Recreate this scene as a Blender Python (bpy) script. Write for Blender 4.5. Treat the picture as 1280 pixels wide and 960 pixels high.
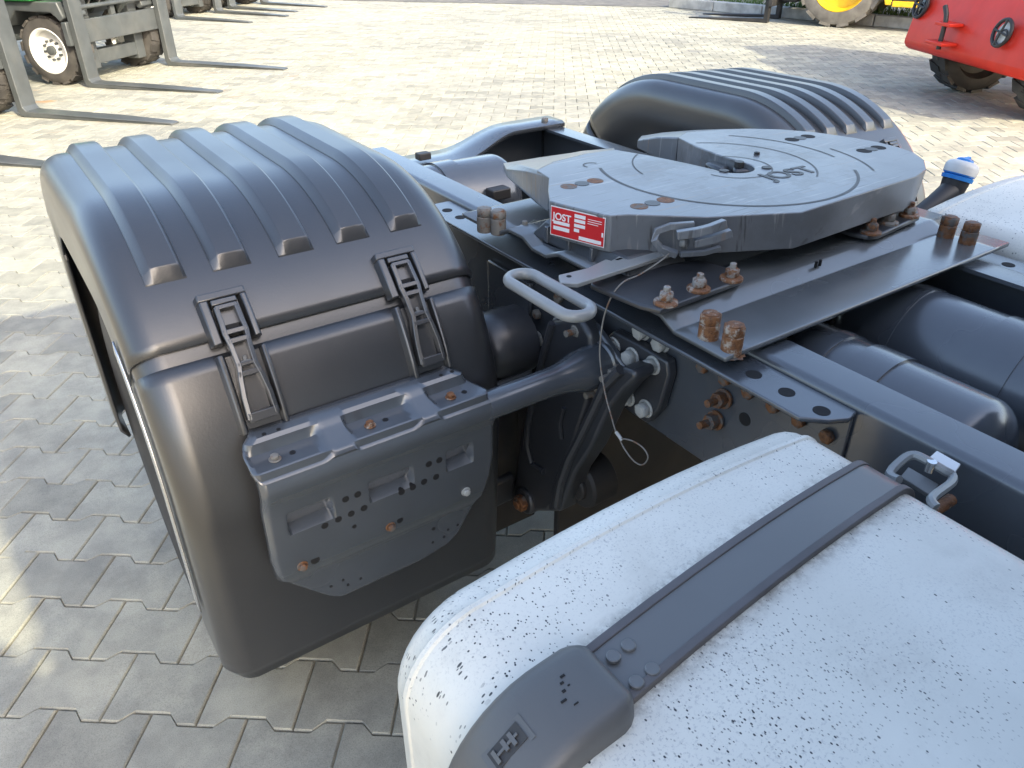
import bpy, bmesh, math, random
from mathutils import Vector, Matrix
R = math.radians
random.seed(7)
for o in list(bpy.data.objects): bpy.data.objects.remove(o)
sc = bpy.context.scene
col = sc.collection

# ------------------------------------------------------------------ camera, world, sun, exposure
CAM = Vector((0.0, 0.0, 1.55)); YAW = R(34.5); PIT = R(-31.5); FPX = 961.0
cam = bpy.data.cameras.new('camera'); camo = bpy.data.objects.new('camera', cam); col.objects.link(camo)
camo.location = CAM
camo.rotation_euler = (R(90) + PIT, 0, -YAW)
cam.sensor_fit = 'HORIZONTAL'; cam.sensor_width = 36.0; cam.lens = 36.0 * FPX / 1280.0
cam.clip_start = 0.02; cam.clip_end = 2000
sc.camera = camo

SUN_EL = R(33); SHX, SHY = -0.10, 1.0            # direction in which shadows fall on the ground
_l = math.hypot(SHX, SHY); SHX /= _l; SHY /= _l
w = bpy.data.worlds.new('World'); sc.world = w; w.use_nodes = True
nt = w.node_tree; bg = nt.nodes['Background']
sky = nt.nodes.new('ShaderNodeTexSky'); sky.sky_type = 'NISHITA'; sky.sun_disc = False
sky.sun_elevation = SUN_EL; sky.sun_rotation = math.atan2(-SHX, -SHY)
sky.air_density = 1.0; sky.dust_density = 3.5; sky.ozone_density = 0.35
nt.links.new(sky.outputs[0], bg.inputs[0]); bg.inputs[1].default_value = 0.15
sl = bpy.data.lights.new('sun', 'SUN'); sl.energy = 2.0; sl.angle = R(0.55); sl.color = (1.0, 0.92, 0.68)
so = bpy.data.objects.new('sun', sl); col.objects.link(so)
so.rotation_euler = Vector((SHX * math.cos(SUN_EL), SHY * math.cos(SUN_EL), -math.sin(SUN_EL))).to_track_quat('-Z', 'Y').to_euler()
so.location = (3, -10, 12)
sc.view_settings.view_transform = 'Standard'; sc.view_settings.look = 'None'
sc.view_settings.gamma = 1; sc.view_settings.use_curve_mapping = False
sc.view_settings.exposure = 1.85
sc.render.resolution_x = 1024; sc.render.resolution_y = 768

# photo pixel (1280 x 960) -> point on a plane of the place
_fw = Vector((math.sin(YAW) * math.cos(PIT), math.cos(YAW) * math.cos(PIT), math.sin(PIT)))
_rt = Vector((math.cos(YAW), -math.sin(YAW), 0)); _up = _rt.cross(_fw)
def ray(px, py): return _rt * ((px - 640) / FPX) + _up * ((480 - py) / FPX) + _fw
def onz(px, py, z): d = ray(px, py); return CAM + d * ((z - CAM.z) / d.z)
def onx(px, py, x): d = ray(px, py); return CAM + d * ((x - CAM.x) / d.x)
def ony(px, py, y): d = ray(px, py); return CAM + d * ((y - CAM.y) / d.y)
def pj(p):
    q = Vector(p) - CAM; f = q.dot(_fw)
    return (640 + FPX * q.dot(_rt) / f, 480 - FPX * q.dot(_up) / f, f)

# ------------------------------------------------------------------ materials
def newmat(name):
    m = bpy.data.materials.new(name); m.use_nodes = True
    t = m.node_tree; b = t.nodes['Principled BSDF']
    return m, t, b
def N(t, typ, **k):
    n = t.nodes.new(typ)
    for a, v in k.items(): setattr(n, a, v)
    return n
def ramp(t, fac, stops):
    r = N(t, 'ShaderNodeValToRGB'); r.color_ramp.interpolation = 'EASE'; e = r.color_ramp.elements
    while len(e) < len(stops): e.new(0.5)
    for el, (p, c) in zip(e, stops):
        el.position = p; el.color = (*c, 1) if len(c) == 3 else c
    t.links.new(fac, r.inputs[0]); return r.outputs[0]
def noise(t, scale, detail=4, rough=.55, vec=None, dist=0):
    n = N(t, 'ShaderNodeTexNoise'); n.inputs['Scale'].default_value = scale
    n.inputs['Detail'].default_value = detail; n.inputs['Roughness'].default_value = rough
    n.inputs['Distortion'].default_value = dist
    if vec is None: vec = coords(t)
    t.links.new(vec, n.inputs['Vector']); return n.outputs[0]
def coords(t):
    for n in t.nodes:
        if n.type == 'NEW_GEOMETRY': return n.outputs['Position']
    return N(t, 'ShaderNodeNewGeometry').outputs['Position']
def mix(t, fac, a, b, mode='MIX'):
    m = N(t, 'ShaderNodeMix', data_type='RGBA', blend_type=mode)
    for s, v in ((m.inputs[0], fac), (m.inputs[6], a), (m.inputs[7], b)):
        if hasattr(v, 'is_linked'): t.links.new(v, s)
        else: s.default_value = (*v, 1) if isinstance(v, tuple) else v
    return m.outputs[2]
def bump(t, b, h, strength, dist):
    n = N(t, 'ShaderNodeBump'); n.inputs['Strength'].default_value = strength; n.inputs['Distance'].default_value = dist
    t.links.new(h, n.inputs['Height']); t.links.new(n.outputs[0], b.inputs['Normal'])
def paint(name, c, rough=.35, var=.12, dust=.12, orange=.15, metallic=0, scale=1.0, dustc=(.30, .27, .22), spec=.5, coat=0):
    """sprayed paint: soft tone variation, thin dust film, orange-peel relief"""
    m, t, b = newmat(name)
    f = noise(t, 7 * scale, 5)
    lo = tuple(v * (1 - var) for v in c); hi = tuple(min(1, v * (1 + var)) for v in c)
    base = ramp(t, f, [(.3, lo), (.7, hi)])
    d = noise(t, 3.1 * scale, 4, .55)
    dm = ramp(t, d, [(.40, (0, 0, 0)), (.80, (dust, dust, dust))])
    t.links.new(mix(t, dm, base, dustc), b.inputs['Base Color'])
    r = ramp(t, noise(t, 4 * scale, 3, .5), [(.25, (max(.03, rough - .04),) * 3), (.78, (rough + .06,) * 3)])
    t.links.new(r, b.inputs['Roughness'])
    b.inputs['Metallic'].default_value = metallic; b.inputs['Specular IOR Level'].default_value = spec
    b.inputs['Coat Weight'].default_value = coat; b.inputs['Coat Roughness'].default_value = rough * .8
    bump(t, b, noise(t, 260, 3), orange, .0006)
    return m
M = {}
M['chassis'] = paint('chassis_grey_paint', (.068, .077, .089), .24, .06, .04, .08, spec=1.0, coat=.6)
M['fender'] = paint('fender_satin_paint', (.024, .0245, .026), .36, .10, .04, .30, spec=1.0, coat=.6)
M['plate'] = paint('chassis_paint_bright', (.115, .124, .130), .24, .08, .06, .08, spec=1.0, coat=.5)  # chassis paint made lighter, sky reflection put into the colour
M['light_paint'] = paint('handle_paint', (.24, .25, .25), .28, .06, .03, .1, spec=.8)
M['cast'] = paint('cast_paint', (.034, .037, .043), .34, .12, .05, .4, spec=.8)
M['black_plastic'] = paint('black_plastic', (.018, .018, .020), .5, .2, .12)
M['dark_void'] = paint('dark_hole', (.008, .008, .009), .8, .1, .0)  # near-black stands in for shade inside holes and slots; paint chips share it
M['strap'] = paint('strap_paint', (.120, .123, .122), .34, .05, .03, .1, spec=.8)
M['pad'] = paint('pad_plastic', (.090, .091, .090), .42, .05, .04, .3, spec=.7)
M['rubber'] = paint('rubber', (.022, .021, .021), .62, .25, .25)
M['rubber_edge'] = paint('rubber_edging', (.10, .095, .10), .6, .2, .2)
M['tyre'] = paint('tyre_rubber', (.035, .033, .031), .75, .3, .5, .6, dustc=(.20, .18, .15))
M['tyre_clean'] = paint('tyre_black', (.018, .018, .018), .6, .3, .25, .6)
M['tyre_dusty'] = paint('tyre_dusty', (.045, .042, .040), .85, .3, .6, .6, dustc=(.14, .125, .11))
M['tyre_mud'] = paint('tyre_mud', (.15, .14, .125), .9, .25, .5, .6, dustc=(.26, .235, .20))
M['white_rim'] = paint('white_rim', (.74, .74, .72), .35, .04, .10)
M['steel'] = paint('steel', (.42, .43, .44), .30, .15, .2, .2, metallic=.85)
M['alu'] = paint('aluminium_trim', (.72, .73, .74), .22, .06, .05, .1, metallic=.9)
M['fork'] = paint('fork_grey', (.060, .067, .071), .40, .12, .12)
M['green'] = paint('green_paint', (.02, .42, .06), .3, .08, .05)
M['yellow'] = paint('yellow_paint', (.80, .47, .02), .35, .08, .1)
M['red'] = paint('red_paint', (.62, .030, .014), .42, .06, .04, .1, spec=.3)
M['label_red'] = paint('label_red', (.52, .020, .025), .30, .05, .02, 0)
M['label_white'] = paint('label_white', (.74, .74, .74), .35, .03, .05, 0)
M['blue_cap'] = paint('blue_cap', (.02, .22, .62), .35, .08, .04)
M['cap_grey'] = paint('cap_grey', (.62, .62, .60), .4, .08, .15)
M['grease'] = paint('old_grease', (.045, .045, .045), .45, .3, .1)
M['cab'] = paint('cab_paint', (.07, .07, .075), .3, .04, .03)
M['glass'] = paint('glass_dark', (.02, .025, .03), .06, .1, 0, 0)
M['concrete'] = paint('kerb_concrete', (.40, .40, .38), .85, .2, .4, .8)
M['ground_shade'] = paint('ground_shade', (.115, .113, .11), .9, .25, .3, 1)  # dark tone for the shade painted on the far ground
def m_coupling():
    m = paint('coupling_paint', (.138, .150, .165), .33, .14, .10, .35, spec=1.0, coat=.3); t = m.node_tree; b = t.nodes['Principled BSDF']
    src = b.inputs['Base Color'].links[0].from_socket; P = coords(t)
    base = src
    for rz, sc_, lo, hi, c in ((20, (3, 60, 3), .60, .68, (.30, .30, .29)), (-55, (3, 50, 3), .61, .69, (.22, .22, .22)), (75, (4, 80, 4), .61, .69, (.035, .033, .030)), (5, (2, 34, 2), .62, .70, (.19, .13, .09))):
        mp = N(t, 'ShaderNodeMapping'); mp.inputs['Scale'].default_value = sc_; mp.inputs['Rotation'].default_value = (0, 0, R(rz)); t.links.new(P, mp.inputs[0])
        k = ramp(t, noise(t, 2.2, 4, .6, mp.outputs[0]), [(lo, (0, 0, 0)), (hi, (.7, .7, .7))])
        base = mix(t, k, base, c)
    vd = N(t, 'ShaderNodeVectorMath', operation='DISTANCE'); t.links.new(P, vd.inputs[0]); vd.inputs[1].default_value = (1.30, 1.05, 1.10)
    mr = N(t, 'ShaderNodeMapRange'); mr.inputs[1].default_value = .05; mr.inputs[2].default_value = .36; mr.inputs[3].default_value = 1; mr.inputs[4].default_value = 0; t.links.new(vd.outputs['Value'], mr.inputs[0])
    gn = ramp(t, noise(t, 16, 6, .7, P), [(.44, (0, 0, 0)), (.62, (.75, .75, .75))])
    k = N(t, 'ShaderNodeMath', operation='MULTIPLY'); t.links.new(mr.outputs[0], k.inputs[0]); t.links.new(gn, k.inputs[1])
    base = mix(t, k.outputs[0], base, (.055, .048, .040))
    t.links.new(base, b.inputs['Base Color'])
    return m
M['fifth'] = m_coupling()
def m_rust(name, paintc, amt):
    m, t, b = newmat(name)
    f = noise(t, 55, 6, .7)
    rust = ramp(t, noise(t, 120, 5, .7), [(.3, (.07, .028, .012)), (.55, (.20, .085, .032)), (.8, (.33, .18, .085))])
    k = ramp(t, f, [(amt - .08, (1, 1, 1)), (amt + .06, (0, 0, 0))])
    t.links.new(mix(t, k, paintc, rust), b.inputs['Base Color'])
    b.inputs['Roughness'].default_value = .62
    bump(t, b, noise(t, 300, 5), .6, .001)
    return m
M['rust'] = m_rust('rusty_steel', (.36, .32, .27), .58)
M['rust_dark'] = m_rust('rusted_bolt', (.12, .11, .10), .55)
M['zinc'] = m_rust('dull_zinc', (.42, .43, .41), .36)
M['zinc_dirty'] = m_rust('dirty_zinc', (.20, .19, .17), .42)
def m_tank():
    m, t, b = newmat('tank_white_paint')
    base = ramp(t, noise(t, 5, 6), [(.3, (.66, .645, .575)), (.7, (.74, .725, .65))])
    # fine dirt grain
    g = ramp(t, noise(t, 330, 4, .7), [(.52, (0, 0, 0)), (.66, (.50, .50, .50))])
    gm = ramp(t, noise(t, 6, 4), [(.35, (0, 0, 0)), (.65, (1, 1, 1))])
    base = mix(t, mix(t, 1.0, g, gm, 'MULTIPLY'), base, (.34, .34, .34))
    # small dark paint splashes, a little stretched along the truck
    s0_ = N(t, 'ShaderNodeSeparateXYZ'); t.links.new(coords(t), s0_.inputs[0])
    sb = N(t, 'ShaderNodeMath', operation='SUBTRACT'); t.links.new(s0_.outputs[0], sb.inputs[0]); t.links.new(s0_.outputs[2], sb.inputs[1])
    cb = N(t, 'ShaderNodeCombineXYZ'); t.links.new(sb.outputs[0], cb.inputs[0]); t.links.new(s0_.outputs[1], cb.inputs[1])
    mp = N(t, 'ShaderNodeMapping'); mp.inputs['Scale'].default_value = (1, .60, 1)
    t.links.new(cb.outputs[0], mp.inputs[0])
    for sc_, th, dens, patch in ((95, .080, .55, 5.0), (150, .11, .50, 4.0), (60, .050, .76, 3.0), (230, .17, .45, 3.0), (330, .2, .4, 2.0)):
        v = N(t, 'ShaderNodeTexVoronoi'); v.inputs['Scale'].default_value = sc_
        v.inputs['Randomness'].default_value = 1
        t.links.new(mp.outputs[0], v.inputs['Vector'])
        sp = ramp(t, v.outputs['Distance'], [(th, (1, 1, 1)), (th + .035, (0, 0, 0))])
        rs = N(t, 'ShaderNodeSeparateColor'); t.links.new(v.outputs['Color'], rs.inputs[0])
        keep = ramp(t, rs.outputs[0], [(dens, (0, 0, 0)), (dens + .01, (1, 1, 1))])
        pm = ramp(t, noise(t, patch, 2), [(.42, (0, 0, 0)), (.58, (1, 1, 1))])
        s = mix(t, 1.0, mix(t, 1.0, sp, keep, 'MULTIPLY'), pm, 'MULTIPLY')
        base = mix(t, s, base, (.03, .034, .038))
    # grime gathered along both edges of the strap, faint road film towards the outside
    sx = N(t, 'ShaderNodeSeparateXYZ'); t.links.new(coords(t), sx.inputs[0])
    ya = N(t, 'ShaderNodeMath', operation='MULTIPLY_ADD'); ya.inputs[1].default_value = -.075; ya.inputs[2].default_value = .075 * .52 - .331; t.links.new(sx.outputs[0], ya.inputs[0])
    yb = N(t, 'ShaderNodeMath', operation='ADD'); t.links.new(sx.outputs[1], yb.inputs[0]); t.links.new(ya.outputs[0], yb.inputs[1])
    yd = N(t, 'ShaderNodeMath', operation='ABSOLUTE'); t.links.new(yb.outputs[0], yd.inputs[0])
    mr = N(t, 'ShaderNodeMapRange'); mr.inputs[1].default_value = .030; mr.inputs[2].default_value = .052; mr.inputs[3].default_value = .75; mr.inputs[4].default_value = 0; t.links.new(yd.outputs[0], mr.inputs[0])
    gn = ramp(t, noise(t, 70, 6, .75), [(.40, (0, 0, 0)), (.62, (1, 1, 1))])
    k = N(t, 'ShaderNodeMath', operation='MULTIPLY'); t.links.new(mr.outputs[0], k.inputs[0]); t.links.new(gn, k.inputs[1])
    base = mix(t, k.outputs[0], base, (.20, .18, .145))
    fl = ramp(t, noise(t, 9, 7, .7), [(.50, (0, 0, 0)), (.72, (.30, .30, .30))])
    base = mix(t, fl, base, (.45, .43, .38))
    t.links.new(base, b.inputs['Base Color'])
    b.inputs['Roughness'].default_value = .38
    bump(t, b, noise(t, 240, 4), .2, .0006)
    return m
M['tank'] = m_tank()
def m_paver():
    m, t, b = newmat('concrete_paver')
    g = N(t, 'ShaderNodeNewGeometry'); oi = N(t, 'ShaderNodeObjectInfo')
    ad = N(t, 'ShaderNodeMath', operation='ADD'); t.links.new(g.outputs['Random Per Island'], ad.inputs[0]); t.links.new(oi.outputs['Random'], ad.inputs[1])
    fr = N(t, 'ShaderNodeMath', operation='FRACT'); t.links.new(ad.outputs[0], fr.inputs[0])
    tone = ramp(t, fr.outputs[0], [(0, (.262, .262, .230)), (.40, (.320, .318, .278)), (.8, (.346, .345, .300)), (1, (.388, .380, .322))])
    P = g.outputs['Position']
    f = ramp(t, noise(t, 9, 7, .65, P), [(.3, (.80, .80, .80)), (.7, (1.12, 1.11, 1.08))])
    c = mix(t, 1.0, tone, f, 'MULTIPLY')
    sp = ramp(t, noise(t, 420, 3, .6, P), [(.33, (.74, .74, .74)), (.5, (1, 1, 1)), (.7, (1.12, 1.12, 1.12))])
    c = mix(t, 1.0, c, sp, 'MULTIPLY')
    lg = ramp(t, noise(t, .55, 5, .6, P), [(.35, (.86, .86, .87)), (.65, (1.08, 1.06, 1.0))])
    c = mix(t, 1.0, c, lg, 'MULTIPLY')
    st = ramp(t, noise(t, 2.3, 3, .5, P, .6), [(.61, (0, 0, 0)), (.76, (.55, .55, .55))])
    c = mix(t, st, c, (.19, .19, .185))
    # sand swept over the far part of the yard, rust run-off in front of the forklifts
    mp = N(t, 'ShaderNodeMapping'); mp.inputs['Scale'].default_value = (1.1, .8, 1); mp.inputs['Rotation'].default_value = (0, 0, R(-40))
    t.links.new(P, mp.inputs[0])
    vd = N(t, 'ShaderNodeVectorMath', operation='DISTANCE'); t.links.new(P, vd.inputs[0]); vd.inputs[1].default_value = (1.6, 9.2, 0)
    rg = ramp(t, vd.outputs['Value'], [(0, (1, 1, 1)), (.0, (1, 1, 1))])
    mr = N(t, 'ShaderNodeMapRange'); mr.inputs[1].default_value = .3; mr.inputs[2].default_value = 3.2; mr.inputs[3].default_value = 1; mr.inputs[4].default_value = 0
    t.links.new(vd.outputs['Value'], mr.inputs[0])
    mp2 = N(t, 'ShaderNodeMapping'); mp2.inputs['Scale'].default_value = (.9, 3.0, 1); mp2.inputs['Rotation'].default_value = (0, 0, R(42))
    t.links.new(P, mp2.inputs[0])
    rn = ramp(t, noise(t, 2.2, 5, .6, mp2.outputs[0]), [(.60, (0, 0, 0)), (.70, (.8, .8, .8))])
    rk = N(t, 'ShaderNodeMath', operation='MULTIPLY'); t.links.new(mr.outputs[0], rk.inputs[0]); t.links.new(rn, rk.inputs[1])
    c = mix(t, rk.outputs[0], c, (.42, .20, .06))
    t.links.new(c, b.inputs['Base Color']); b.inputs['Roughness'].default_value = .85
    bump(t, b, noise(t, 300, 5, .7, P), .35, .002)
    return m
M['paver'] = m_paver()
def m_simple(name, a, c, scale, rough=.9, b_=.5, bd=.004):
    m, t, b = newmat(name)
    t.links.new(ramp(t, noise(t, scale, 6, .65), [(.3, a), (.7, c)]), b.inputs['Base Color'])
    b.inputs['Roughness'].default_value = rough
    bump(t, b, noise(t, scale * 12, 4), b_, bd)
    return m
M['sand'] = m_simple('joint_sand', (.18, .16, .12), (.34, .30, .215), 30)
M['yard'] = m_simple('yard_ground', (.28, .27, .24), (.38, .36, .32), 1.5)
M['grass'] = m_simple('grass_blades', (.05, .10, .02), (.10, .17, .04), 9, .8)
M['leaf'] = m_simple('shrub_leaves', (.04, .08, .02), (.09, .14, .03), 20, .6)

# ------------------------------------------------------------------ mesh helpers
WO = {}
class MB:
    def __init__(s): s.v = []; s.f = []
    def add(s, vs, fs):
        n = len(s.v); s.v += [Vector(v) for v in vs]; s.f += [tuple(i + n for i in f) for f in fs]; return s
    def box(s, a, b):
        (x0, y0, z0), (x1, y1, z1) = a, b
        return s.hexa([(x0, y0, z0), (x1, y0, z0), (x1, y1, z0), (x0, y1, z0), (x0, y0, z1), (x1, y0, z1), (x1, y1, z1), (x0, y1, z1)])
    def hexa(s, p):
        return s.add(p, [(3, 2, 1, 0), (4, 5, 6, 7), (0, 1, 5, 4), (1, 2, 6, 5), (2, 3, 7, 6), (3, 0, 4, 7)])
    def cyl(s, a, b, r, r2=None, n=20, caps=True):
        a = Vector(a); b = Vector(b); r2 = r if r2 is None else r2
        d = (b - a).normalized(); u = d.orthogonal().normalized(); v_ = d.cross(u)
        vs = [a + (u * math.cos(2 * math.pi * i / n) + v_ * math.sin(2 * math.pi * i / n)) * r for i in range(n)]
        vs += [b + (u * math.cos(2 * math.pi * i / n) + v_ * math.sin(2 * math.pi * i / n)) * r2 for i in range(n)]
        fs = [(i, (i + 1) % n, n + (i + 1) % n, n + i) for i in range(n)]
        if caps: fs += [tuple(range(n - 1, -1, -1)), tuple(range(n, 2 * n))]
        return s.add(vs, fs)
    def lathe(s, o, axis, prof, n=32):
        """prof: (distance along axis, radius)"""
        o = Vector(o); d = Vector(axis).normalized(); u = d.orthogonal().normalized(); v_ = d.cross(u)
        vs = []; fs = []
        for (h, r) in prof:
            vs += [o + d * h + (u * math.cos(2 * math.pi * i / n) + v_ * math.sin(2 * math.pi * i / n)) * max(r, 1e-4) for i in range(n)]
        for j in range(len(prof) - 1):
            fs += [(j * n + i, j * n + (i + 1) % n, (j + 1) * n + (i + 1) % n, (j + 1) * n + i) for i in range(n)]
        return s.add(vs, fs)
    def tube(s, pts, r, n=10, closed=False):
        pts = [Vector(p) for p in pts]; k = len(pts); rs = r if isinstance(r, (list, tuple)) else [r] * k
        vs = []; fs = []; u = None
        for i, p in enumerate(pts):
            a = pts[(i - 1) % k] if (closed or i > 0) else p; b = pts[(i + 1) % k] if (closed or i < k - 1) else p
            d = (b - a).normalized()
            u = d.orthogonal().normalized() if u is None else (u - d * u.dot(d)).normalized()
            v_ = d.cross(u)
            vs += [p + (u * math.cos(2 * math.pi * j / n) + v_ * math.sin(2 * math.pi * j / n)) * rs[i] for j in range(n)]
        for i in range(k if closed else k - 1):
            i2 = (i + 1) % k
            fs += [(i * n + j, i * n + (j + 1) % n, i2 * n + (j + 1) % n, i2 * n + j) for j in range(n)]
        if not closed: fs += [tuple(range(n - 1, -1, -1)), tuple(range((k - 1) * n, k * n))]
        return s.add(vs, fs)
    def prism(s, poly, d):
        """poly: 3D points, d: extrusion vector"""
        d = Vector(d); n = len(poly); vs = [Vector(p) for p in poly]; vs += [p + d for p in vs]
        return s.add(vs, [tuple(range(n - 1, -1, -1)), tuple(range(n, 2 * n))] + [(i, (i + 1) % n, n + (i + 1) % n, n + i) for i in range(n)])
    def grid(s, rows):
        n = len(rows[0]); vs = [p for r in rows for p in r]
        return s.add(vs, [(j * n + i, j * n + i + 1, (j + 1) * n + i + 1, (j + 1) * n + i) for j in range(len(rows) - 1) for i in range(n - 1)])
    def build(s, name, mat, parent=None, smooth=40, bevel=0, solid=0, seg=2, fix=True, sub=0, wn=False):
        c = Vector((0, 0, 0))
        lo = Vector([min(v[i] for v in s.v) for i in range(3)]); hi = Vector([max(v[i] for v in s.v) for i in range(3)])
        c = (lo + hi) / 2
        if parent is None: c.z = lo.z
        me = bpy.data.meshes.new(name); me.from_pydata([v - c for v in s.v], [], s.f)
        if fix:
            bm = bmesh.new(); bm.from_mesh(me); bmesh.ops.remove_doubles(bm, verts=bm.verts, dist=1e-5)
            bmesh.ops.recalc_face_normals(bm, faces=bm.faces); bm.to_mesh(me); bm.free()
        me.materials.append(M[mat] if isinstance(mat, str) else mat)
        if smooth:
            me.shade_smooth(); me.set_sharp_from_angle(angle=R(smooth))
        o = bpy.data.objects.new(name, me); link(o, c, parent)
        if solid:
            md = o.modifiers.new('solid', 'SOLIDIFY'); md.thickness = solid; md.offset = -1
        if sub:
            md = o.modifiers.new('sub', 'SUBSURF'); md.levels = sub; md.render_levels = sub
        if bevel:
            md = o.modifiers.new('bevel', 'BEVEL'); md.width = bevel; md.segments = seg; md.limit_method = 'ANGLE'; md.angle_limit = R(35)
            md.harden_normals = False
        return o
def link(o, c, parent):
    col.objects.link(o); WO[o] = Vector(c); o.parent = parent
    o.location = Vector(c) - (WO[parent] if parent else Vector((0, 0, 0)))
def inst(src, c, parent, d=None, mat=None, spin=0):
    """copy of a small piece (shared mesh) at c, its local Z turned to d"""
    o = src.copy() if isinstance(src, bpy.types.Object) else bpy.data.objects.new(src[0], src[1])
    link(o, c, parent)
    if d is not None:
        q = Vector(d).to_track_quat('Z', 'X')
        o.rotation_euler = (q @ Matrix.Rotation(spin, 3, 'Z').to_quaternion()).to_euler()
    if mat:
        o.material_slots[0].link = 'OBJECT'; o.material_slots[0].material = M[mat]
    return o
def empty(name, loc, rz=0, world=True):
    o = bpy.data.objects.new(name, None); col.objects.link(o); o.location = loc; o.rotation_euler = (0, 0, rz)
    o.empty_display_size = .2
    WO[o] = Vector(loc) if world else Vector((0, 0, 0)); return o
def tag(o, label, cat, group=None, kind=None):
    o['label'] = label; o['category'] = cat
    if group: o['group'] = group
    if kind: o['kind'] = kind
    return o
def meshonly(mb, name, mat, smooth=35, bevel=0):
    me = bpy.data.meshes.new(name); me.from_pydata(mb.v, [], mb.f)
    bm = bmesh.new(); bm.from_mesh(me); bmesh.ops.recalc_face_normals(bm, faces=bm.faces)
    if bevel:
        ed = [e for e in bm.edges if len(e.link_faces) == 2 and e.calc_face_angle(0) > R(40)]
        bmesh.ops.bevel(bm, geom=ed, offset=bevel, segments=1, affect='EDGES', profile=.5)
    bm.to_mesh(me); bm.free()
    me.materials.append(M[mat]); me.shade_smooth(); me.set_sharp_from_angle(angle=R(smooth)); return (name, me)
def hexbolt(r, h, washer=None, stud=0, sleeve=None):
    m = MB(); z = 0
    if washer: m.cyl((0, 0, 0), (0, 0, washer[1]), washer[0], n=20); z = washer[1]
    if sleeve: m.cyl((0, 0, z), (0, 0, z + sleeve[1]), sleeve[0], n=24); z += sleeve[1]
    m.cyl((0, 0, z), (0, 0, z + h), r, n=6)
    m.cyl((0, 0, z + h), (0, 0, z + h + r * .12), r * .82, r * .7, n=12)
    if stud: m.cyl((0, 0, z + h), (0, 0, z + h + stud), r * .48, n=10)
    return m
B_web = meshonly(hexbolt(.0155, .014, (.0185, .004)), 'bolt', 'zinc', bevel=.0012)
B_web_s = meshonly(hexbolt(.012, .010), 'bolt', 'zinc_dirty', bevel=.001)
B_stud = meshonly(hexbolt(.014, .016, (.018, .004), .022), 'bolt', 'rust_dark')
B_tall = meshonly(hexbolt(.0175, .016, None, 0, (.0165, .034)), 'bolt', 'rust', bevel=.0014)
B_foot = meshonly(hexbolt(.0125, .014, None, .010), 'bolt', 'rust', bevel=.001)
B_washer = meshonly(MB().lathe((0, 0, 0), (0, 0, 1), [(0, .0205), (.004, .0200), (.006, .0165), (.006, 0)], 22), 'washer', 'rust')
M['nut_paint'] = m_rust('painted_nut', (.30, .285, .26), .50)
B_small = meshonly(hexbolt(.0070, .006, (.0095, .002)), 'bolt', 'rust', bevel=.0006)

# ------------------------------------------------------------------ ground and pavers
g = MB().grid([[(x, y, -.030) for x in (-400, 400)] for y in (-400, 400)]).build('ground', 'yard', smooth=0)
g['kind'] = 'structure'
PA = R(-37.4); E1 = Vector((math.cos(PA), math.sin(PA), 0)); E2 = Vector((-math.sin(PA), math.cos(PA), 0))
PL, PP, AMP, RAMP = .2205, .163, .0132, .0262
def paver_outline(ins):
    # I-shaped paver, ends wide, waist narrow; u along the row, v across
    L = PL / 2 - ins; a = PP / 2 + AMP - ins; b = PP / 2 - AMP - ins; u1 = PL / 4 + RAMP / 2 - ins * .4; u2 = PL / 4 - RAMP / 2 - ins * .4
    top = [(L, a), (u1, a), (u2, b), (-u2, b), (-u1, a), (-L, a)]
    return top + [(-x, -y) for x, y in top]
def paver_mb(cx=0, cy=0, tz=0, tx=0, ty=0, deep=True):
    m = []; f = []
    rings = [(.0015, -.030), (.0015, -.0040), (.0048, 0)] if deep else [(.0015, -.014), (.0015, -.0040), (.0050, 0)]
    for ins, z in rings:
        for (x, y) in paver_outline(ins):
            m.append((cx + E1.x * x + E2.x * y, cy + E1.y * x + E2.y * y, z + tz + tx * x + ty * y))
    n = 12
    for j in range(len(rings) - 1):
        f += [(j * n + i, j * n + (i + 1) % n, (j + 1) * n + (i + 1) % n, (j + 1) * n + i) for i in range(n)]
    k = (len(rings) - 1) * n
    f += [(k + 0, k + 1, k + 10, k + 11), (k + 1, k + 2, k + 9, k + 10), (k + 2, k + 3, k + 8, k + 9), (k + 3, k + 4, k + 7, k + 8), (k + 4, k + 5, k + 6, k + 7)]
    return m, f
J0 = E1 * -.9821 + E2 * 0  # a cross joint measured in the photograph
U0 = -.9821 + PL / 2; V0 = 1.0424 + PP / 2
def hidden(px, py):
    # rough outline of the truck in the photograph: pavers behind it are not singled out
    poly = [(52, 215), (200, 190), (480, 160), (620, 200), (740, 160), (900, 95), (1150, 170), (1280, 215), (1280, 960), (490, 960), (490, 800), (290, 860), (140, 500)]
    c = False; j = len(poly) - 1
    for i in range(len(poly)):
        (xi, yi), (xj, yj) = poly[i], poly[j]
        if (yi > py) != (yj > py) and px < (xj - xi) * (py - yi) / (yj - yi) + xi: c = not c
        j = i
    return c
pav = []
for r in range(-12, 130):
    v = V0 + (r - .0) * PP
    for k in range(-70, 70):
        u = U0 + k * PL + (PL / 2 if r % 2 else 0)
        p = E1 * u + E2 * v
        q = pj((p.x, p.y, 0))
        if q[2] < .5 or q[0] < -260 or q[0] > 1540 or q[1] < -60 or q[1] > 1500: continue
        if p.length > 26: continue
        vis = (-15 < q[0] < 1295 and -5 < q[1] < 985 and not hidden(q[0], q[1])) or (200 < q[0] < 560 and 690 < q[1] < 960 and q[1] > 1010 - q[0] * .48)
        pav.append((q[2] if vis else 1000 + q[2], p.x, p.y))
pav.sort()
pave = MB().grid([[(E1 * u + E2 * v) + Vector((0, 0, -.0075)) for u in (-16, 16)] for v in (-1.5, 23)]).build('pavement', 'sand', smooth=0)
pave['kind'] = 'structure'
pm_, pf_ = paver_mb()
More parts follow.
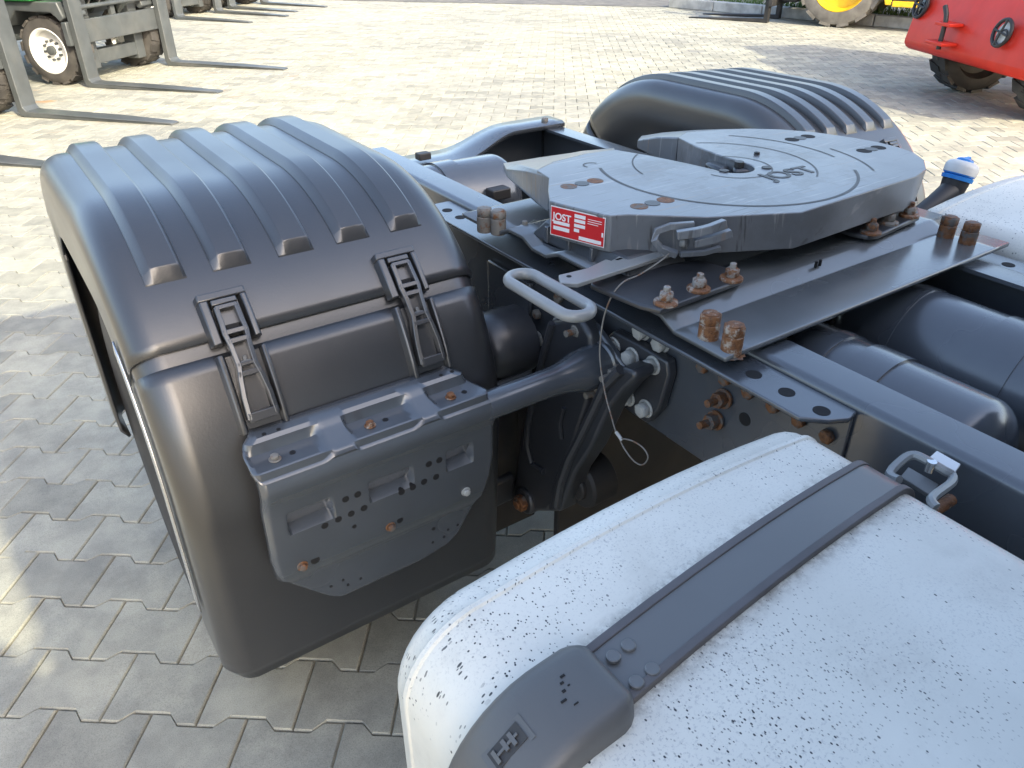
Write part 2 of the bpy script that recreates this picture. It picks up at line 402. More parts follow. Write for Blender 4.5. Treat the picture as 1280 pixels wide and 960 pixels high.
paver_me = bpy.data.meshes.new('paver'); paver_me.from_pydata(pm_, [], pf_); paver_me.materials.append(M['paver'])
for d, x, y in pav[:300]:
    o = bpy.data.objects.new('paver', paver_me); link(o, (x, y, random.uniform(-.0012, .0010)), pave)
    o.rotation_euler = (random.uniform(-.006, .006), random.uniform(-.006, .006), random.uniform(-.006, .006) + (math.pi if random.random() < .5 else 0) * 0)
sv = []; sf = []
for d, x, y in pav[300:]:
    m_, f_ = paver_mb(x, y, random.uniform(-.0014, .0014), random.uniform(-.008, .008), random.uniform(-.008, .008), False)
    n = len(sv); sv += m_; sf += [tuple(i + n for i in f) for f in f_]
fm = MB(); fm.v = [Vector(v) for v in sv]; fm.f = sf
fo = fm.build('paver_field', 'paver', pave, smooth=0, fix=False); fo['kind'] = 'stuff'

# painted shade strip, kerb and verge beyond the yard
def strip(name, a, b, w0, w1, z, mat):
    a = Vector(a); b = Vector(b); d = (b - a).normalized(); n_ = Vector((-d.y, d.x, 0))
    if n_.y < 0: n_ = -n_
    return MB().grid([[p + n_ * w + Vector((0, 0, z)) for w in (w0, w1)] for p in (a, b)]).build(name, mat, smooth=0), d, n_
ra, rb = onz(430, 1, 0), onz(860, 10, 0)
dd = (rb - ra).normalized(); ra = ra - dd * 14; rb2 = rb + dd * 3
o, _, _ = strip('shade_strip', ra, rb2 + dd * 14, 0.05, 9, .006, 'ground_shade'); o['kind'] = 'structure'  # dark strip in place of the shade lying over the far ground
ka, kb = onz(868, 12.5, 0), onz(960, 21, 0)
kd = (kb - ka).normalized(); kn = Vector((-kd.y, kd.x, 0)); kn = kn if kn.dot(Vector((1, 1, 0))) > 0 else -kn
kerb = empty('kerb', ka); tag(kerb, 'low pale concrete kerb along the grass verge behind the yellow machine', 'kerb')
for i in range(9):
    p0 = ka + kd * (-.6 + i * 1.0); p1 = p0 + kd * .985
    q = [p0, p1, p1 + kn * .16, p0 + kn * .16]
    MB().prism([Vector((v.x, v.y, 0.0)) for v in q], (0, 0, .17)).build('kerb_stone', 'concrete', kerb, bevel=.015)
vb = MB().grid([[ka + kn * w_ + kd * u_ + Vector((0, 0, .12)) for w_ in (.16, 9)] for u_ in (-.6, 9)]).build('verge', 'yard', smooth=0); vb['kind'] = 'structure'
gm = MB()
for i in range(7000):
    u_ = random.uniform(-.5, 8); w_ = .18 + 5 * random.random() ** 1.6
    p = ka + kd * u_ + kn * w_; h = random.uniform(.05, .14); a = random.uniform(0, 6.28)
    dx = Vector((math.cos(a), math.sin(a), 0)) * .012; ln = Vector((random.uniform(-.05, .05), random.uniform(-.05, .05), 0))
    p.z = .12
    gm.add([p - dx, p + dx, p + ln + Vector((0, 0, h))], [(0, 1, 2)])
go = gm.build('grass', 'grass', smooth=0, fix=False); tag(go, 'bright green grass on the verge behind the kerb', 'grass', kind='stuff')

# ------------------------------------------------------------------ the tractor truck
XC = 1.267                                           # centre line of the truck
truck = empty('tractor_truck', (XC, 1.56, 0))
tag(truck, 'grey tractor truck chassis with ribbed mudguards, bare fifth wheel coupling and white fuel tanks', 'truck')
def part(mb, name, mat, parent=None, **k): return mb.build(name, mat, parent or truck, **k)
MX = lambda x: 2 * XC - x

# --- mudguard surface: (x, s along the arch, out) -> world
SEG = [((1.02, .37), (1.0, .73)), None, ((1.42, 1.15), (1.70, 1.15)), None, ((2.12, .73), (2.10, .37))]
L1 = math.hypot(.02, .36); LA = .42 * math.pi / 2; L3 = .28; LT = 2 * L1 + 2 * LA + L3
def fprof(s):
    if s < L1: t = s / L1; return (1.02 - .02 * t, .355 + .375 * t, -1, 0)
    s -= L1
    if s < LA: a = s / .42; return (1.42 - .42 * math.cos(a), .73 + .42 * math.sin(a), -math.cos(a), math.sin(a))
    s -= LA
    if s < L3: return (1.42 + s, 1.15, 0, 1)
    s -= L3
    if s < LA: a = s / .42; return (1.70 + .42 * math.sin(a), .73 + .42 * math.cos(a), math.sin(a), math.cos(a))
    s -= LA; t = s / L1; return (2.12 - .02 * t, .73 - .36 * t, 1, 0)
SPLIT = L1 + .42 * math.asin(.270 / .42)
XO, XI = .088, .690
def cross(dx=0, deep_o=.16, deep_i=.24, ro=.046, ri=.060):
    c = [(XO + dx, deep_o), (XO + dx, ro + .03)]
    c += [(XO + dx + ro * (1 - math.cos(R(a))), ro * (1 - math.sin(R(a)))) for a in range(0, 91, 10)]
    c += [(x, 0) for x in (.2, .35, .5, .6)]
    c += [(XI - dx - ri * (1 - math.sin(R(a))), ri * (1 - math.cos(R(a)))) for a in range(0, 91, 10)]
    c += [(XI - dx, ri + .03), (XI - dx, deep_i)]
    return c
def mudguard(mir, label):
    fx = (lambda x: x) if not mir else MX
    def FP(x, s, out):
        y, z, ny, nz = fprof(s); y += ny * out; z += nz * out
        if not mir: return Vector((x, y, z))
        xm = MX(x) - 2.14; return Vector((1.999 + xm * .868, 1.264 + (y - 1.18) * .992, z - .045 - .039 * xm))
    root = empty('mudguard', (fx(.39), 1.56, .37)); root.parent = truck; root.location = WO[root] - WO[truck]; root['label'] = label
    def sheet(s0, s1, n, cs, off=0):
        return MB().grid([[FP(x, s0 + (s1 - s0) * i / n, -d + off) for x, d in cs] for i in range(n + 1)])
    part(sheet(SPLIT, LT - SPLIT, 56, cross()), 'top_cover', 'fender', root, solid=.0045, smooth=50)
    # overlapped neck of the lower panels, then the panels themselves, each a step further in or out
    part(sheet(SPLIT - .028, SPLIT + .05, 8, cross(.004), -.0060), 'joint_lip', 'fender', root, smooth=50)
    def low(s0, s1):
        mb = MB(); rows = []; n = 26; cs = cross(.002)
        for i in range(n + 1):
            s = s0 + (s1 - s0) * i / n; t = abs(s - s0) if s0 < 1 else abs(s1 - s)
            r_ = []
            for x, d in cs:
                # rounded lower outer corner
                xx = x
                if t < .016 and x < .2: xx = x + (.2 - x) / .112 * .016 * (1 - math.sqrt(max(0, 1 - (1 - t / .016) ** 2)))
                r_.append(FP(xx, s, -d - .003))
            rows.append(r_)
        return mb.grid(rows)
    part(low(0, SPLIT - .022), 'front_panel', 'fender', root, solid=.007, smooth=50)
    part(low(LT - SPLIT + .022, LT), 'rear_panel', 'fender', root, solid=.007, smooth=50)
    # five raised ribs over the crown
    for xr in (.179, .279, .384, .485, .586):
        mb = MB(); rows = []; s0, s1 = .764, LT - .764
        ss = [s0 - .001, s0 + .001, s0 + .016, s0 + .019] + [s0 + .019 + (s1 - s0 - .038) * i / 46 for i in range(1, 46)] + [s1 - .019, s1 - .016, s1 - .001, s1 + .001]
        for i, s in enumerate(ss):
            h = 0 if i in (0, len(ss) - 1) else (.002 if i in (1, len(ss) - 2) else (.0135 if i in (2, len(ss) - 3) else .0150))
            wt = .0205; wb = .0335
            pr = [(-wb, -.003), (-wb + .001, min(h, .0015)), (-wt - .0015, h * .90), (-wt + .0015, h), (-wt * .3, h), (wt * .3, h), (wt - .0015, h), (wt + .0015, h * .90), (wb - .006, min(h, .0015)), (wb - .005, -.003)]
            rows.append([FP(xr + a, s, b) for a, b in pr])
        part(mb.grid(rows), 'rib', 'fender', root, smooth=24)
    # trim edge of the outer opening
    if not mir:
        t_ = MB(); rows = []
        for i in range(21):
            s = .13 + i / 20 * .60
            rows.append([FP(XO - .002, s, -d) for d in (.085, .098, .112, .124)])
        part(t_.grid(rows), 'edge_trim', 'alu', root, solid=.003)
    # two rubber draw latches across the joint
    for lx in (.240, .535):
        lt = root
        cs_ = lambda v: SPLIT + (v - SPLIT) * (.58 if v > SPLIT else 1.0)
        def fbox(mb, x0, x1, s0, s1, o0, o1, top=0):
            s0, s1 = cs_(s0), cs_(s1); x0 *= 1.0; x1 *= 1.0
            ns = max(1, int((s1 - s0) / .025))
            rows = []
            for i in range(ns + 1):
                s = s0 + (s1 - s0) * i / ns
                rows.append([FP(lx + x0, s, o0), FP(lx + x0 + top, s, o1), FP(lx + x1 - top, s, o1), FP(lx + x1, s, o0), FP(lx + x0, s, o0)])
            n0 = len(mb.v); mb.grid(rows)
            k = len(rows) - 1
            mb.f += [(n0, n0 + 1, n0 + 2, n0 + 3), (n0 + k * 5 + 3, n0 + k * 5 + 2, n0 + k * 5 + 1, n0 + k * 5)]
        m = MB()                                      # raised frame on the cover, open downwards
        fbox(m, -.040, -.018, SPLIT - .012, SPLIT + .098, -.001, .016, .005)
        fbox(m, .022, .040, SPLIT - .012, SPLIT + .098, -.001, .016, .005)
        fbox(m, -.040, .040, SPLIT + .0975, SPLIT + .118, -.001, .0158, .004)
        part(m, 'latch_frame', 'fender', lt, bevel=.002)
        m = MB(); fbox(m, -.019, .023, SPLIT + .0, SPLIT + .0985, .0005, .002)
        part(m, 'latch_recess', 'fender', lt)
        m = MB()                                      # guide rails on the lower panel
        fbox(m, -.040, -.024, SPLIT - .150, SPLIT - .026, -.006, .012, .004)
        fbox(m, .026, .041, SPLIT - .150, SPLIT - .026, -.006, .012, .004)
        part(m, 'guide_rail', 'fender', lt, bevel=.0025)
        m = MB(); fbox(m, -.025, .027, SPLIT - .1505, SPLIT - .03, -.004, .001); part(m, 'guide_bed', 'fender', lt)
        m = MB()                                      # moulded rubber strap with three windows
        pts = [(.072, .0175), (.030, .0180), (.0, .0190), (-.02, .0165), (-.050, .0155), (-.068, .019), (-.095, .0225), (-.128, .0235)]
        wi = .0075
        rows_l = []; rows_r = []
        for sgn, R_ in ((-1, rows_l), (1, rows_r)):
            for ds, hw in pts:
                s = cs_(SPLIT + ds); hw *= 1.06
                R_.append([FP(lx + sgn * hw, s, .005), FP(lx + sgn * hw, s, .0195), FP(lx + sgn * (hw - wi), s, .0215), FP(lx + sgn * (hw - wi - .001), s, .005), FP(lx + sgn * hw, s, .005)])
            m.grid(R_)
        for ds, hw, hh in ((.070, .0175, .006), (.004, .0190, .006), (-.012, .0165, .004), (-.048, .0150, .003), (-.062, .0185, .004), (-.126, .0235, .007)):
            fbox(m, -hw + .001, hw - .001, SPLIT + ds - hh, SPLIT + ds + hh, .005, .0208)
        part(m, 'rubber_strap', 'fender', lt, bevel=.0012)
        m = MB(); fbox(m, -.015, .015, SPLIT - .12, SPLIT - .008, .002, .0075); fbox(m, -.0135, .0135, SPLIT + .025, SPLIT + .066, .002, .010); part(m, 'strap_web', 'fender', lt)
        m = MB(); fbox(m, -.020, .020, SPLIT + .079, SPLIT + .094, .003, .018, .001); part(m, 'latch_hook', 'fender', lt, bevel=.0015)
        m = MB(); fbox(m, -.008, .008, SPLIT - .049, SPLIT - .043, .007, .018); fbox(m, -.003, .003, SPLIT - .044, SPLIT - .036, .007, .016); part(m, 'locking_pin', 'strap', lt, bevel=.001)
        m = MB(); fbox(m, -.0125, .0105, SPLIT + .008, SPLIT + .026, .010, .0104); part(m, 'window_gap', 'dark_void', lt)
    return root, FP
near_guard, FPn = mudguard(False, 'mudguard with a pressed steel holder and tube fixed to its front')
far_guard, FPf = mudguard(True, 'mudguard on the far side beside the blue capped filler neck')

# --- wheels under the mudguards
def dual_wheel(x0, sgn):
    wh = empty('wheel', (x0 + sgn * .27, 1.56, .48)); wh.parent = truck; wh.location = WO[wh] - WO[truck]
    for k in range(2):
        xs = x0 + sgn * (.02 + k * .30)
        prof = [(0.02, .29), (0, .34), (-.008, .40), (.006, .45), (.02, .472), (.05, .48), (.20, .48), (.23, .472), (.245, .45), (.255, .40), (.25, .34), (.23, .29)]
        MB().lathe((xs, 1.56, .48), (sgn, 0, 0), prof, 48).build('tyre', 'tyre', wh)
        MB().lathe((xs, 1.56, .48), (sgn, 0, 0), [(.02, .292), (.015, .275), (.05, .255), (.07, .20), (.02, .14), (.02, .06), (.05, .02), (.05, 0)], 36).build('rim', 'alu', wh)
dual_wheel(.105, 1); dual_wheel(2.25, -1)
part(MB().cyl((.60, 1.56, .48), (MX(.60), 1.56, .48), .075, n=20).lathe((XC, 1.56, .48), (1, 0, 0), [(-.22, .08), (-.16, .17), (-.05, .22), (.05, .22), (.16, .17), (.22, .08)], 24), 'axle', 'cast')

# --- pressed steel holder on the front of the near mudguard
hold = empty('mudguard_holder', (.41, .98, .7)); hold.parent = truck; hold.location = WO[hold] - WO[truck]
TY, TZ, TR = .957, .812, .030                          # tube axis
BX = [ony(a, b, .975).x for a, b in ((342, 574), (460, 532), (560, 494))]       # the three bolt tabs
SLOT = ((.232, .300), (.372, .446), (.520, .566))
def sst(a, b, t): t = max(0, min(1, (t - a) / (b - a))); return t * t * (3 - 2 * t)
def shoulder(x):
    """0 on the sloping shoulder, 1 inside a recessed bolt pocket"""
    k = 0
    for b in BX: k = max(k, sst(b - .040, b - .030, x) * (1 - sst(b + .062, b + .088, x)))
    return k
raised = [(1.024, .876), (1.010, .875), (.998, .873), (.990, .869), (.985, .864), (.980, .861), (.972, .857), (.960, .851), (.950, .846), (.946, .8445), (.944, .8435), (.941, .841), (.938, .837)]
pocket = [(1.024, .876), (1.010, .875), (.998, .873), (.9925, .868), (.9915, .857), (.989, .8505), (.978, .849), (.962, .8485), (.946, .848), (.9435, .8465), (.9430, .834), (.941, .833), (.938, .830)]
lowr = [(TY - .0215 * math.cos(R(a)), TZ + TR * math.sin(R(a))) for a in (40, 25, 12, -5, -25, -48)] + [(.946, .780), (.950, .770), (.952, .758), (.9525, .752), (.9527, .745), (.9530, .737), (.9533, .729), (.9535, .721), (.9536, .716), (.9537, .7060), (.954, .700), (.9555, .66), (.960, .628), (.967, .606), (.975, .592), (.980, .580), (.981, .55), (.981, .53), (.981, .512), (.983, .500), (.984, .497)]
def xlim(z):
    tl = [(.876, .214, .560), (.869, .198, .582), (.858, .191, .592), (.843, .190, .606), (.83, .194, .620), (.70, .193, .620), (.66, .192, .614), (.606, .198, .602), (.580, .216, .590), (.53, .262, .556), (.512, .280, .530), (.497, .303, .46)]
    if z >= tl[0][0]: return tl[0][1:]
    for (za, a0, a1), (zb, b0, b1) in zip(tl, tl[1:]):
        if zb <= z <= za: t = (za - z) / (za - zb); return (a0 + (b0 - a0) * t, a1 + (b1 - a1) * t)
    return tl[-1][1:]
rows = []; NX = 150
for j in range(len(raised) + len(lowr)):
    zr = raised[j][1] if j < len(raised) else lowr[j - len(raised)][1]
    xa, xb = xlim(zr); r_ = []
    for i in range(NX + 1):
        x = xa + (xb - xa) * i / NX
        if j < len(raised):
            k = shoulder(x); y = raised[j][0] * (1 - k) + pocket[j][0] * k; z = raised[j][1] * (1 - k) + pocket[j][1] * k
        else:
            y, z = lowr[j - len(raised)]
            for a, b in SLOT:
                if .7061 < z < .753:
                    k = sst(a - .006, a + .001, x) * (1 - sst(b - .001, b + .006, x)); y += k * .022 * (.753 - z) / .038
        e = min(i, NX - i)
        if e < 4: y += .012 * (1 - e / 4) ** 2
        r_.append((x, y, z))
    rows.append(r_)
part(MB().grid(rows), 'pressed_plate', 'chassis', hold, solid=.003, smooth=28)
for x, zn in zip(BX, ('zinc_dirty', 'rust', 'rust')):
    inst(B_small, (x, .966, .8490), hold, (0, -.02, 1), zn)
    part(MB().cyl((x + .028, .968, .845), (x + .028, .968, .8493), .0050, n=14), 'hole', 'dark_void', hold)
def face_at(z):
    for (ya_, za), (yb_, zb) in zip(lowr[6:], lowr[7:]):
        if zb <= z <= za: return ya_ + (yb_ - ya_) * (za - z) / (za - zb)
    return .981
def on_face(px, py):
    y = .956
    for _ in range(6): y = face_at(ony(px, py, y).z)
    return ony(px, py, y)
for px, py in ((406, 657), (423, 649), (439, 642), (455, 635), (432, 624), (447, 618), (502, 615), (516, 609), (530, 602), (545, 596), (536, 580), (549, 575), (394, 700), (500, 650)):
    p = on_face(px, py); part(MB().cyl((p.x, p.y + .008, p.z), (p.x, p.y - .0006, p.z), .0062 if py != 700 else .008, n=12), 'hole', 'dark_void', hold)
for px, py in ((331, 548), (349, 541), (551, 471), (565, 466)):
    p = ony(px, py, 1.003); part(MB().cyl((p.x, 1.003, .868), (p.x, 1.003, .8745), .0035, n=12), 'hole', 'dark_void', hold)
for px, py in ((542, 661), (443, 658)):
    p = on_face(px, py); part(MB().cyl((p.x, p.y + .008, p.z), (p.x, p.y - .0006, p.z), .004, n=12), 'hole', 'dark_void', hold)
for px, py in ((414, 733), (429, 725), (435, 731), (451, 723), (541, 678), (555, 671), (560, 662), (572, 656)):
    p = on_face(px, py); part(MB().cyl((p.x, p.y + .008, p.z), (p.x, p.y - .0006, p.z), .0028, n=10), 'hole', 'dark_void', hold)
for px, py, mt in ((378, 707, 'rust_dark'), (488, 658, 'rust_dark'), (582, 614, 'zinc')):
    p = on_face(px, py); inst(B_small, (p.x, p.y, p.z), hold, (0, -1, 0), mt)
# the carrying tube: slim through the holder, flared to a bolted flange on the frame
part(MB().lathe((.215, TY, TZ), (1, 0, 0), [(.385, .0), (.385, .0265), (.46, .0265), (.53, .0275), (.555, .030), (.59, .040), (.61, .0425), (.645, .0430), (.648, .047), (.655, .047), (.655, 0)], 32), 'support_tube', 'chassis', hold, smooth=35)
fl = [(.868, 1.045, .868), (.868, 1.02, .888), (.868, .985, .880), (.868, .895, .832), (.868, .888, .806), (.868, .925, .752), (.868, .955, .744), (.868, .99, .765)]
part(MB().prism(fl, (.016, 0, 0)), 'tube_flange', 'chassis', hold, bevel=.004)
for y, z in ((1.018, .862), (.908, .815), (.950, .757)):
    inst(B_stud, (.866, y, z), hold, (-1, 0, 0), 'zinc_dirty')

# --- frame rails
RZ = .955
def rail(mir):
    fx = (lambda x: x) if not mir else MX
    rt = empty('frame_rail', (fx(.965), .8, .68)); rt.parent = truck; rt.location = WO[rt] - WO[truck]
    y0, y1 = -1.9, 2.135
    # channel: web outside, flanges inwards, rounded top outer edge
    r = .014; prof = [(1.000, RZ - .008), (1.000, RZ)]
    prof += [(.926 + r - r * math.sin(R(a)), RZ - r + r * math.cos(R(a))) for a in range(0, 91, 15)]
    prof += [(.926 + r - r * math.cos(R(a)), .690 + r - r * math.sin(R(a))) for a in range(0, 91, 15)]
    prof += [(1.000, .690), (1.000, .698), (.936, .698), (.936, RZ - .008)]
    m = MB().prism([(fx(x), y0, z) for x, z in prof], (0, y1 - y0, 0)); part(m, 'channel', 'chassis', rt, smooth=40)
    # bolted angle: vertical leg on the web, horizontal leg outwards
    zt = RZ - .012
    pl = [(.9255, .475), (.900, .470), (.872, .484), (.845, .512), (.845, 1.62), (.9255, 1.62)]
    part(MB().prism([(fx(x), y, zt - .008) for x, y in pl], (0, 0, .008)), 'angle_top', 'chassis', rt, bevel=.0025)
    part(MB().box((fx(.9185), .476, .700), (fx(.9255), 1.60, zt - .0085)), 'angle_leg', 'chassis', rt, bevel=.002)
    for y in (.628, .566, .505, 1.50, 1.56):
        part(MB().cyl((fx(.884), y, zt - .012), (fx(.884), y, zt + .0006), .0125, n=18), 'hole', 'dark_void', rt)
    return rt
rail_n = rail(False); rail_f = rail(True)
for px, py in ((766, 433), (789, 446), (815, 457), (784, 497), (806, 511), (805, 413), (829, 428), (673, 423), (703, 403)):
    p = onx(px, py, .889 if px not in (805, 829, 673, 703) else .917)
    inst(B_web, (p.x + (0 if px in (805, 829, 673, 703) else .004), p.y, p.z), rail_n, (-1, 0, 0), None, random.uniform(0, 1))
for px, py in ((811, 485), (673, 392), (700, 372), (735, 375)):
    p = onx(px, py, .912); inst(B_web_s, p, rail_n, (-1, 0, 0), None, random.uniform(0, 1))
for i, y in enumerate((.753, .703, .653, .603, .554, .504)):
    inst(B_web_s, (.918, y, .887), rail_n, (-1, 0, 0), 'rust_dark', i * .4)
for px, py in ((905, 498), (895, 525)):
    p = onx(px, py, .915); inst(B_stud, p, rail_n, (-1, 0, .1), 'rust_dark')
p = onx(931, 524, .9185); part(MB().cyl((.925, p.y, p.z), (.9178, p.y, p.z), .012, n=16), 'hole', 'dark_void', rail_n)
for y, z in ((.80, .84), (1.0, .84), (1.2, .84), (1.4, .86), (1.4, .76), (.6, .8)):
    inst(B_web, (MX(.918), y, z), rail_f, (1, 0, 0))

# --- cast suspension bracket under the near rail
brk = empty('suspension_bracket', (.86, 1.0, .38)); brk.parent = truck; brk.location = WO[brk] - WO[truck]
def arm(pxs, x, dx, name, bev):
    return part(MB().prism([(x, onx(a, b, x).y, onx(a, b, x).z) for a, b in pxs], (dx, 0, 0)), name, 'cast', brk, bevel=bev, seg=3)
arm([(684, 402), (722, 396), (738, 420), (742, 470), (734, 505), (722, 540), (716, 560), (700, 600), (694, 630), (684, 640), (648, 640), (641, 620), (646, 575), (652, 530), (664, 480), (674, 440)], .846, .036, 'cast_body', .010)
arm([(748, 484), (760, 468), (777, 459), (792, 464), (795, 474), (780, 487), (763, 508), (750, 535), (738, 562), (718, 592), (700, 640), (684, 640), (690, 606), (702, 574), (718, 545), (734, 512)], .830, .050, 'cast_leg', .010)
part(MB().prism([(.893, onx(a, b, .893).y, onx(a, b, .893).z) for a, b in ((748, 430), (766, 414), (800, 432), (834, 452), (836, 470), (824, 512), (808, 530), (775, 508), (752, 470))], (.022, 0, 0)), 'cast_pad', 'cast', brk, bevel=.005)
# raised rims of the casting
def rim(pts, x, r): part(MB().tube([(x, onx(a, b, x).y, onx(a, b, x).z) for a, b in pts], r, 8), 'cast_rim', 'cast', brk)
rim([(690, 404), (680, 440), (670, 482), (660, 530), (658, 556), (665, 580), (680, 590)], .842, .008)
rim([(776, 462), (756, 482), (742, 512), (726, 545), (712, 572), (702, 600), (696, 632)], .826, .010)
rim([(705, 510), (700, 530), (702, 548)], .842, .005)
p = onx(657, 626, .842)
part(MB().cyl((.835, p.y, p.z), (.90, p.y, p.z), .034, n=24), 'cast_eye', 'cast', brk, bevel=.006)
part(MB().cyl((.818, p.y, p.z), (.836, p.y, p.z), .021, n=6).cyl((.812, p.y, p.z), (.819, p.y, p.z), .012, n=12), 'eye_bolt', 'rust_dark', brk, bevel=.002)
p = onx(722, 606, .875)
part(MB().lathe((.862, p.y, p.z), (1, 0, 0), [(0, .0), (0, .030), (.004, .034), (.012, .034), (.013, .052), (.02, .058), (.080, .058), (.086, .05), (.086, 0)], 28), 'rubber_bush', 'rubber', brk)
# spring bellows and hanger seen between mudguard and frame
part(MB().lathe((.80, 1.335, .30), (0, 0, 1), [(0, 0), (0, .10), (.05, .115), (.10, .12), (.20, .12), (.30, .115), (.36, .10), (.42, .085), (.42, 0)], 32), 'air_bellows', 'rubber')
part(MB().box((.905, 1.25, .62), (.918, 1.42, .86)), 'bellows_hanger', 'chassis', bevel=.004)
part(MB().cyl((.905, 1.335, .72), (.80, 1.335, .72), .05, n=20), 'bellows_post', 'chassis')
p0 = onx(641, 425, .84); part(MB().lathe((.86, p0.y, p0.z), (-1, 0, 0), [(0, 0), (0, .075), (.06, .075), (.10, .068), (.115, .05), (.12, 0)], 32), 'brake_chamber', 'cast', smooth=50)
part(MB().cyl((.85, p0.y - .05, p0.z - .06), (.70, p0.y - .05, p0.z - .07), .010, n=10), 'brake_rod', 'chassis')
part(MB().box((.94, 1.16, .04), (1.594, 1.18, .90)), 'shade_panel', 'black_plastic', bevel=.004)  # added panel, blocks light so the space under the frame stays dark
part(MB().box((.70, 1.24, .20), (.925, 1.25, .62)), 'shade_flap', 'black_plastic', bevel=.002)  # added flap, keeps the gap behind the suspension bracket dark
part(MB().box((1.06, -1.9, .30), (1.48, .18, .86)), 'gearbox', 'cast', bevel=.06, seg=3)
part(MB().cyl((1.267, .2, .56), (1.267, 1.40, .50), .06, n=20), 'drive_shaft', 'cast')
for sx_ in (.80, MX(.80)): part(MB().prism([(sx_ - .035, 1.20, .32), (sx_ - .035, 1.30, .30), (sx_ - .035, 1.95, .28), (sx_ - .035, 1.95, .36), (sx_ - .035, 1.35, .40), (sx_ - .035, 1.20, .40)], (.07, 0, 0)), 'trailing_arm', 'cast', bevel=.01)

# --- corrugated mounting plate across the rails
mp_ = [(.655, .957), (.766, .957), (.784, .966), (.800, .974), (.880, .974), (.896, .982), (.910, .988), (1.075, .988), (1.095, .980), (1.112, .972), (1.160, .972), (1.178, .980), (1.192, .986), (1.240, .986), (1.262, .976), (1.280, .966), (1.425, .966)]
plate = empty('mounting_plate', (XC, 1.0, .95)); plate.parent = truck; plate.location = WO[plate] - WO[truck]
fine = [mp_[0]]
for a, b in zip(mp_, mp_[1:]):
    l_ = b[0] - a[0]
    for d_ in ((.0035, l_ - .0035) if l_ > .012 else (l_ / 2,)): fine.append((a[0] + d_, a[1] + (b[1] - a[1]) * d_ / l_))
    fine.append(b)
mp_ = fine
rows = []
for i in range(15):
    x = .845 + (1.689 - .845) * i / 14
    rows.append([(x, y, z + .008) for y, z in mp_])
m = MB().grid(rows)
n_ = len(m.v); k = len(mp_)
part(m, 'corrugated_sheet', 'plate', plate, solid=.008, smooth=35)
zf = .965
for px, py in ((884, 427), (913, 442)):
    p = onz(px, py, zf); inst(B_tall, p, plate, (0, 0, 1), 'rust', random.random())
for px, py in ((884, 427), (913, 442), (1207, 308)):
    p = onz(px, py, zf); rr_ = [(p.x + math.cos(a / 10 * math.pi) * random.uniform(.0185, .026), p.y + math.sin(a / 10 * math.pi) * random.uniform(.0185, .026), zf + .0002) for a in range(20)]
    part(MB().prism(rr_, (0, 0, .0004)), 'rust_bloom', 'rust_dark', plate, smooth=0)
for px, py in ((1180, 300), (1207, 308)):
    p = onz(px, py, zf); inst(B_tall, p, plate, (0, 0, 1), 'rust_dark', random.random())
for px, py in ((606, 289), (623, 292)):
    p = onz(px, py, .974); inst(B_tall, p, plate, (0, 0, 1), 'zinc_dirty', random.random())
for px, py in ((1040 - 15, 329), (1020, 331)):
    p = onz(px, py, .99); part(MB().cyl((p.x, p.y, .985), (p.x, p.y, .9966), .003, n=10), 'hole', 'dark_void', plate)

# --- fifth wheel coupling
FZ = 1.10
fifth = empty('fifth_wheel', (XC, 1.06, .99)); fifth.parent = truck; fifth.location = WO[fifth] - WO[truck]
def P(px, py, z=FZ): q = onz(px, py, z); return (q.x, q.y)
def arc(c, r, a0, a1, n): return [(c[0] + r * math.cos(R(a0 + (a1 - a0) * i / n)), c[1] + r * math.sin(R(a0 + (a1 - a0) * i / n))) for i in range(n + 1)]
KP = (1.283, 1.058); KR = .045
outl = [P(686, 222), P(685, 238), P(687, 251), (.845, 1.060), (.868, .985), (.876, .970), (.905, .958), (1.008, .870), (1.165, .793), (1.535, .803), (1.60, .820), (1.66, .860), (1.697, .905), (1.714, .960), (1.716, 1.002), (1.706, 1.06), (1.690, 1.11), (1.672, 1.155), (1.630, 1.215), (1.575, 1.262), (1.50, 1.300), (1.42, 1.325), (1.368, 1.300)]
outl += [(1.342, 1.222), (1.328, 1.13)] + arc(KP, KR, 10, -190, 14) + [(1.226, 1.13), (1.202, 1.222), (1.172, 1.300), (1.10, 1.312), (1.0, 1.300), (.935, 1.270)]
bm = bmesh.new()
vt = [bm.verts.new((x, y, FZ)) for x, y in outl]; fc = bm.faces.new(vt)
ex = bmesh.ops.extrude_face_region(bm, geom=[fc]); ev = [v for v in ex['geom'] if isinstance(v, bmesh.types.BMVert)]
for v in ev: v.co.z -= .070; v.co.x = 1.267 + (v.co.x - 1.267) * .985; v.co.y = 1.05 + (v.co.y - 1.05) * .985
bmesh.ops.recalc_face_normals(bm, faces=bm.faces)
bmesh.ops.triangulate(bm, faces=[f for f in bm.faces if len(f.verts) > 4])
mb = MB(); bm.verts.index_update(); mb.v = [v.co.copy() for v in bm.verts]; mb.f = [tuple(v.index for v in f.verts) for f in bm.faces]; bm.free()
part(mb, 'coupling_plate', 'fifth', fifth, smooth=32, bevel=.004, seg=3)
def ramp_piece(top, tips, th):
    """wedge: top edge on the plate, tips lowered"""
    n = len(top)
    m = MB(); a = [(x, y, FZ - .0005) for x, y in top]; b = list(tips)
    rows = [a, [tuple((Vector(p) * .5 + Vector(q) * .5) + Vector((0, 0, .004))) for p, q in zip(a, b)], b, [(x, y, z - th) for x, y, z in b], [(x, y, FZ - .070) for x, y in top]]
    m.grid(rows)
    k = n
    m.f += [(0, k, 2 * k, 3 * k, 4 * k), (5 * k - 1, 4 * k - 1, 3 * k - 1, 2 * k - 1, k - 1)]
    return m
def P3(px, py, z): q = onz(px, py, z); return (q.x, q.y, q.z)
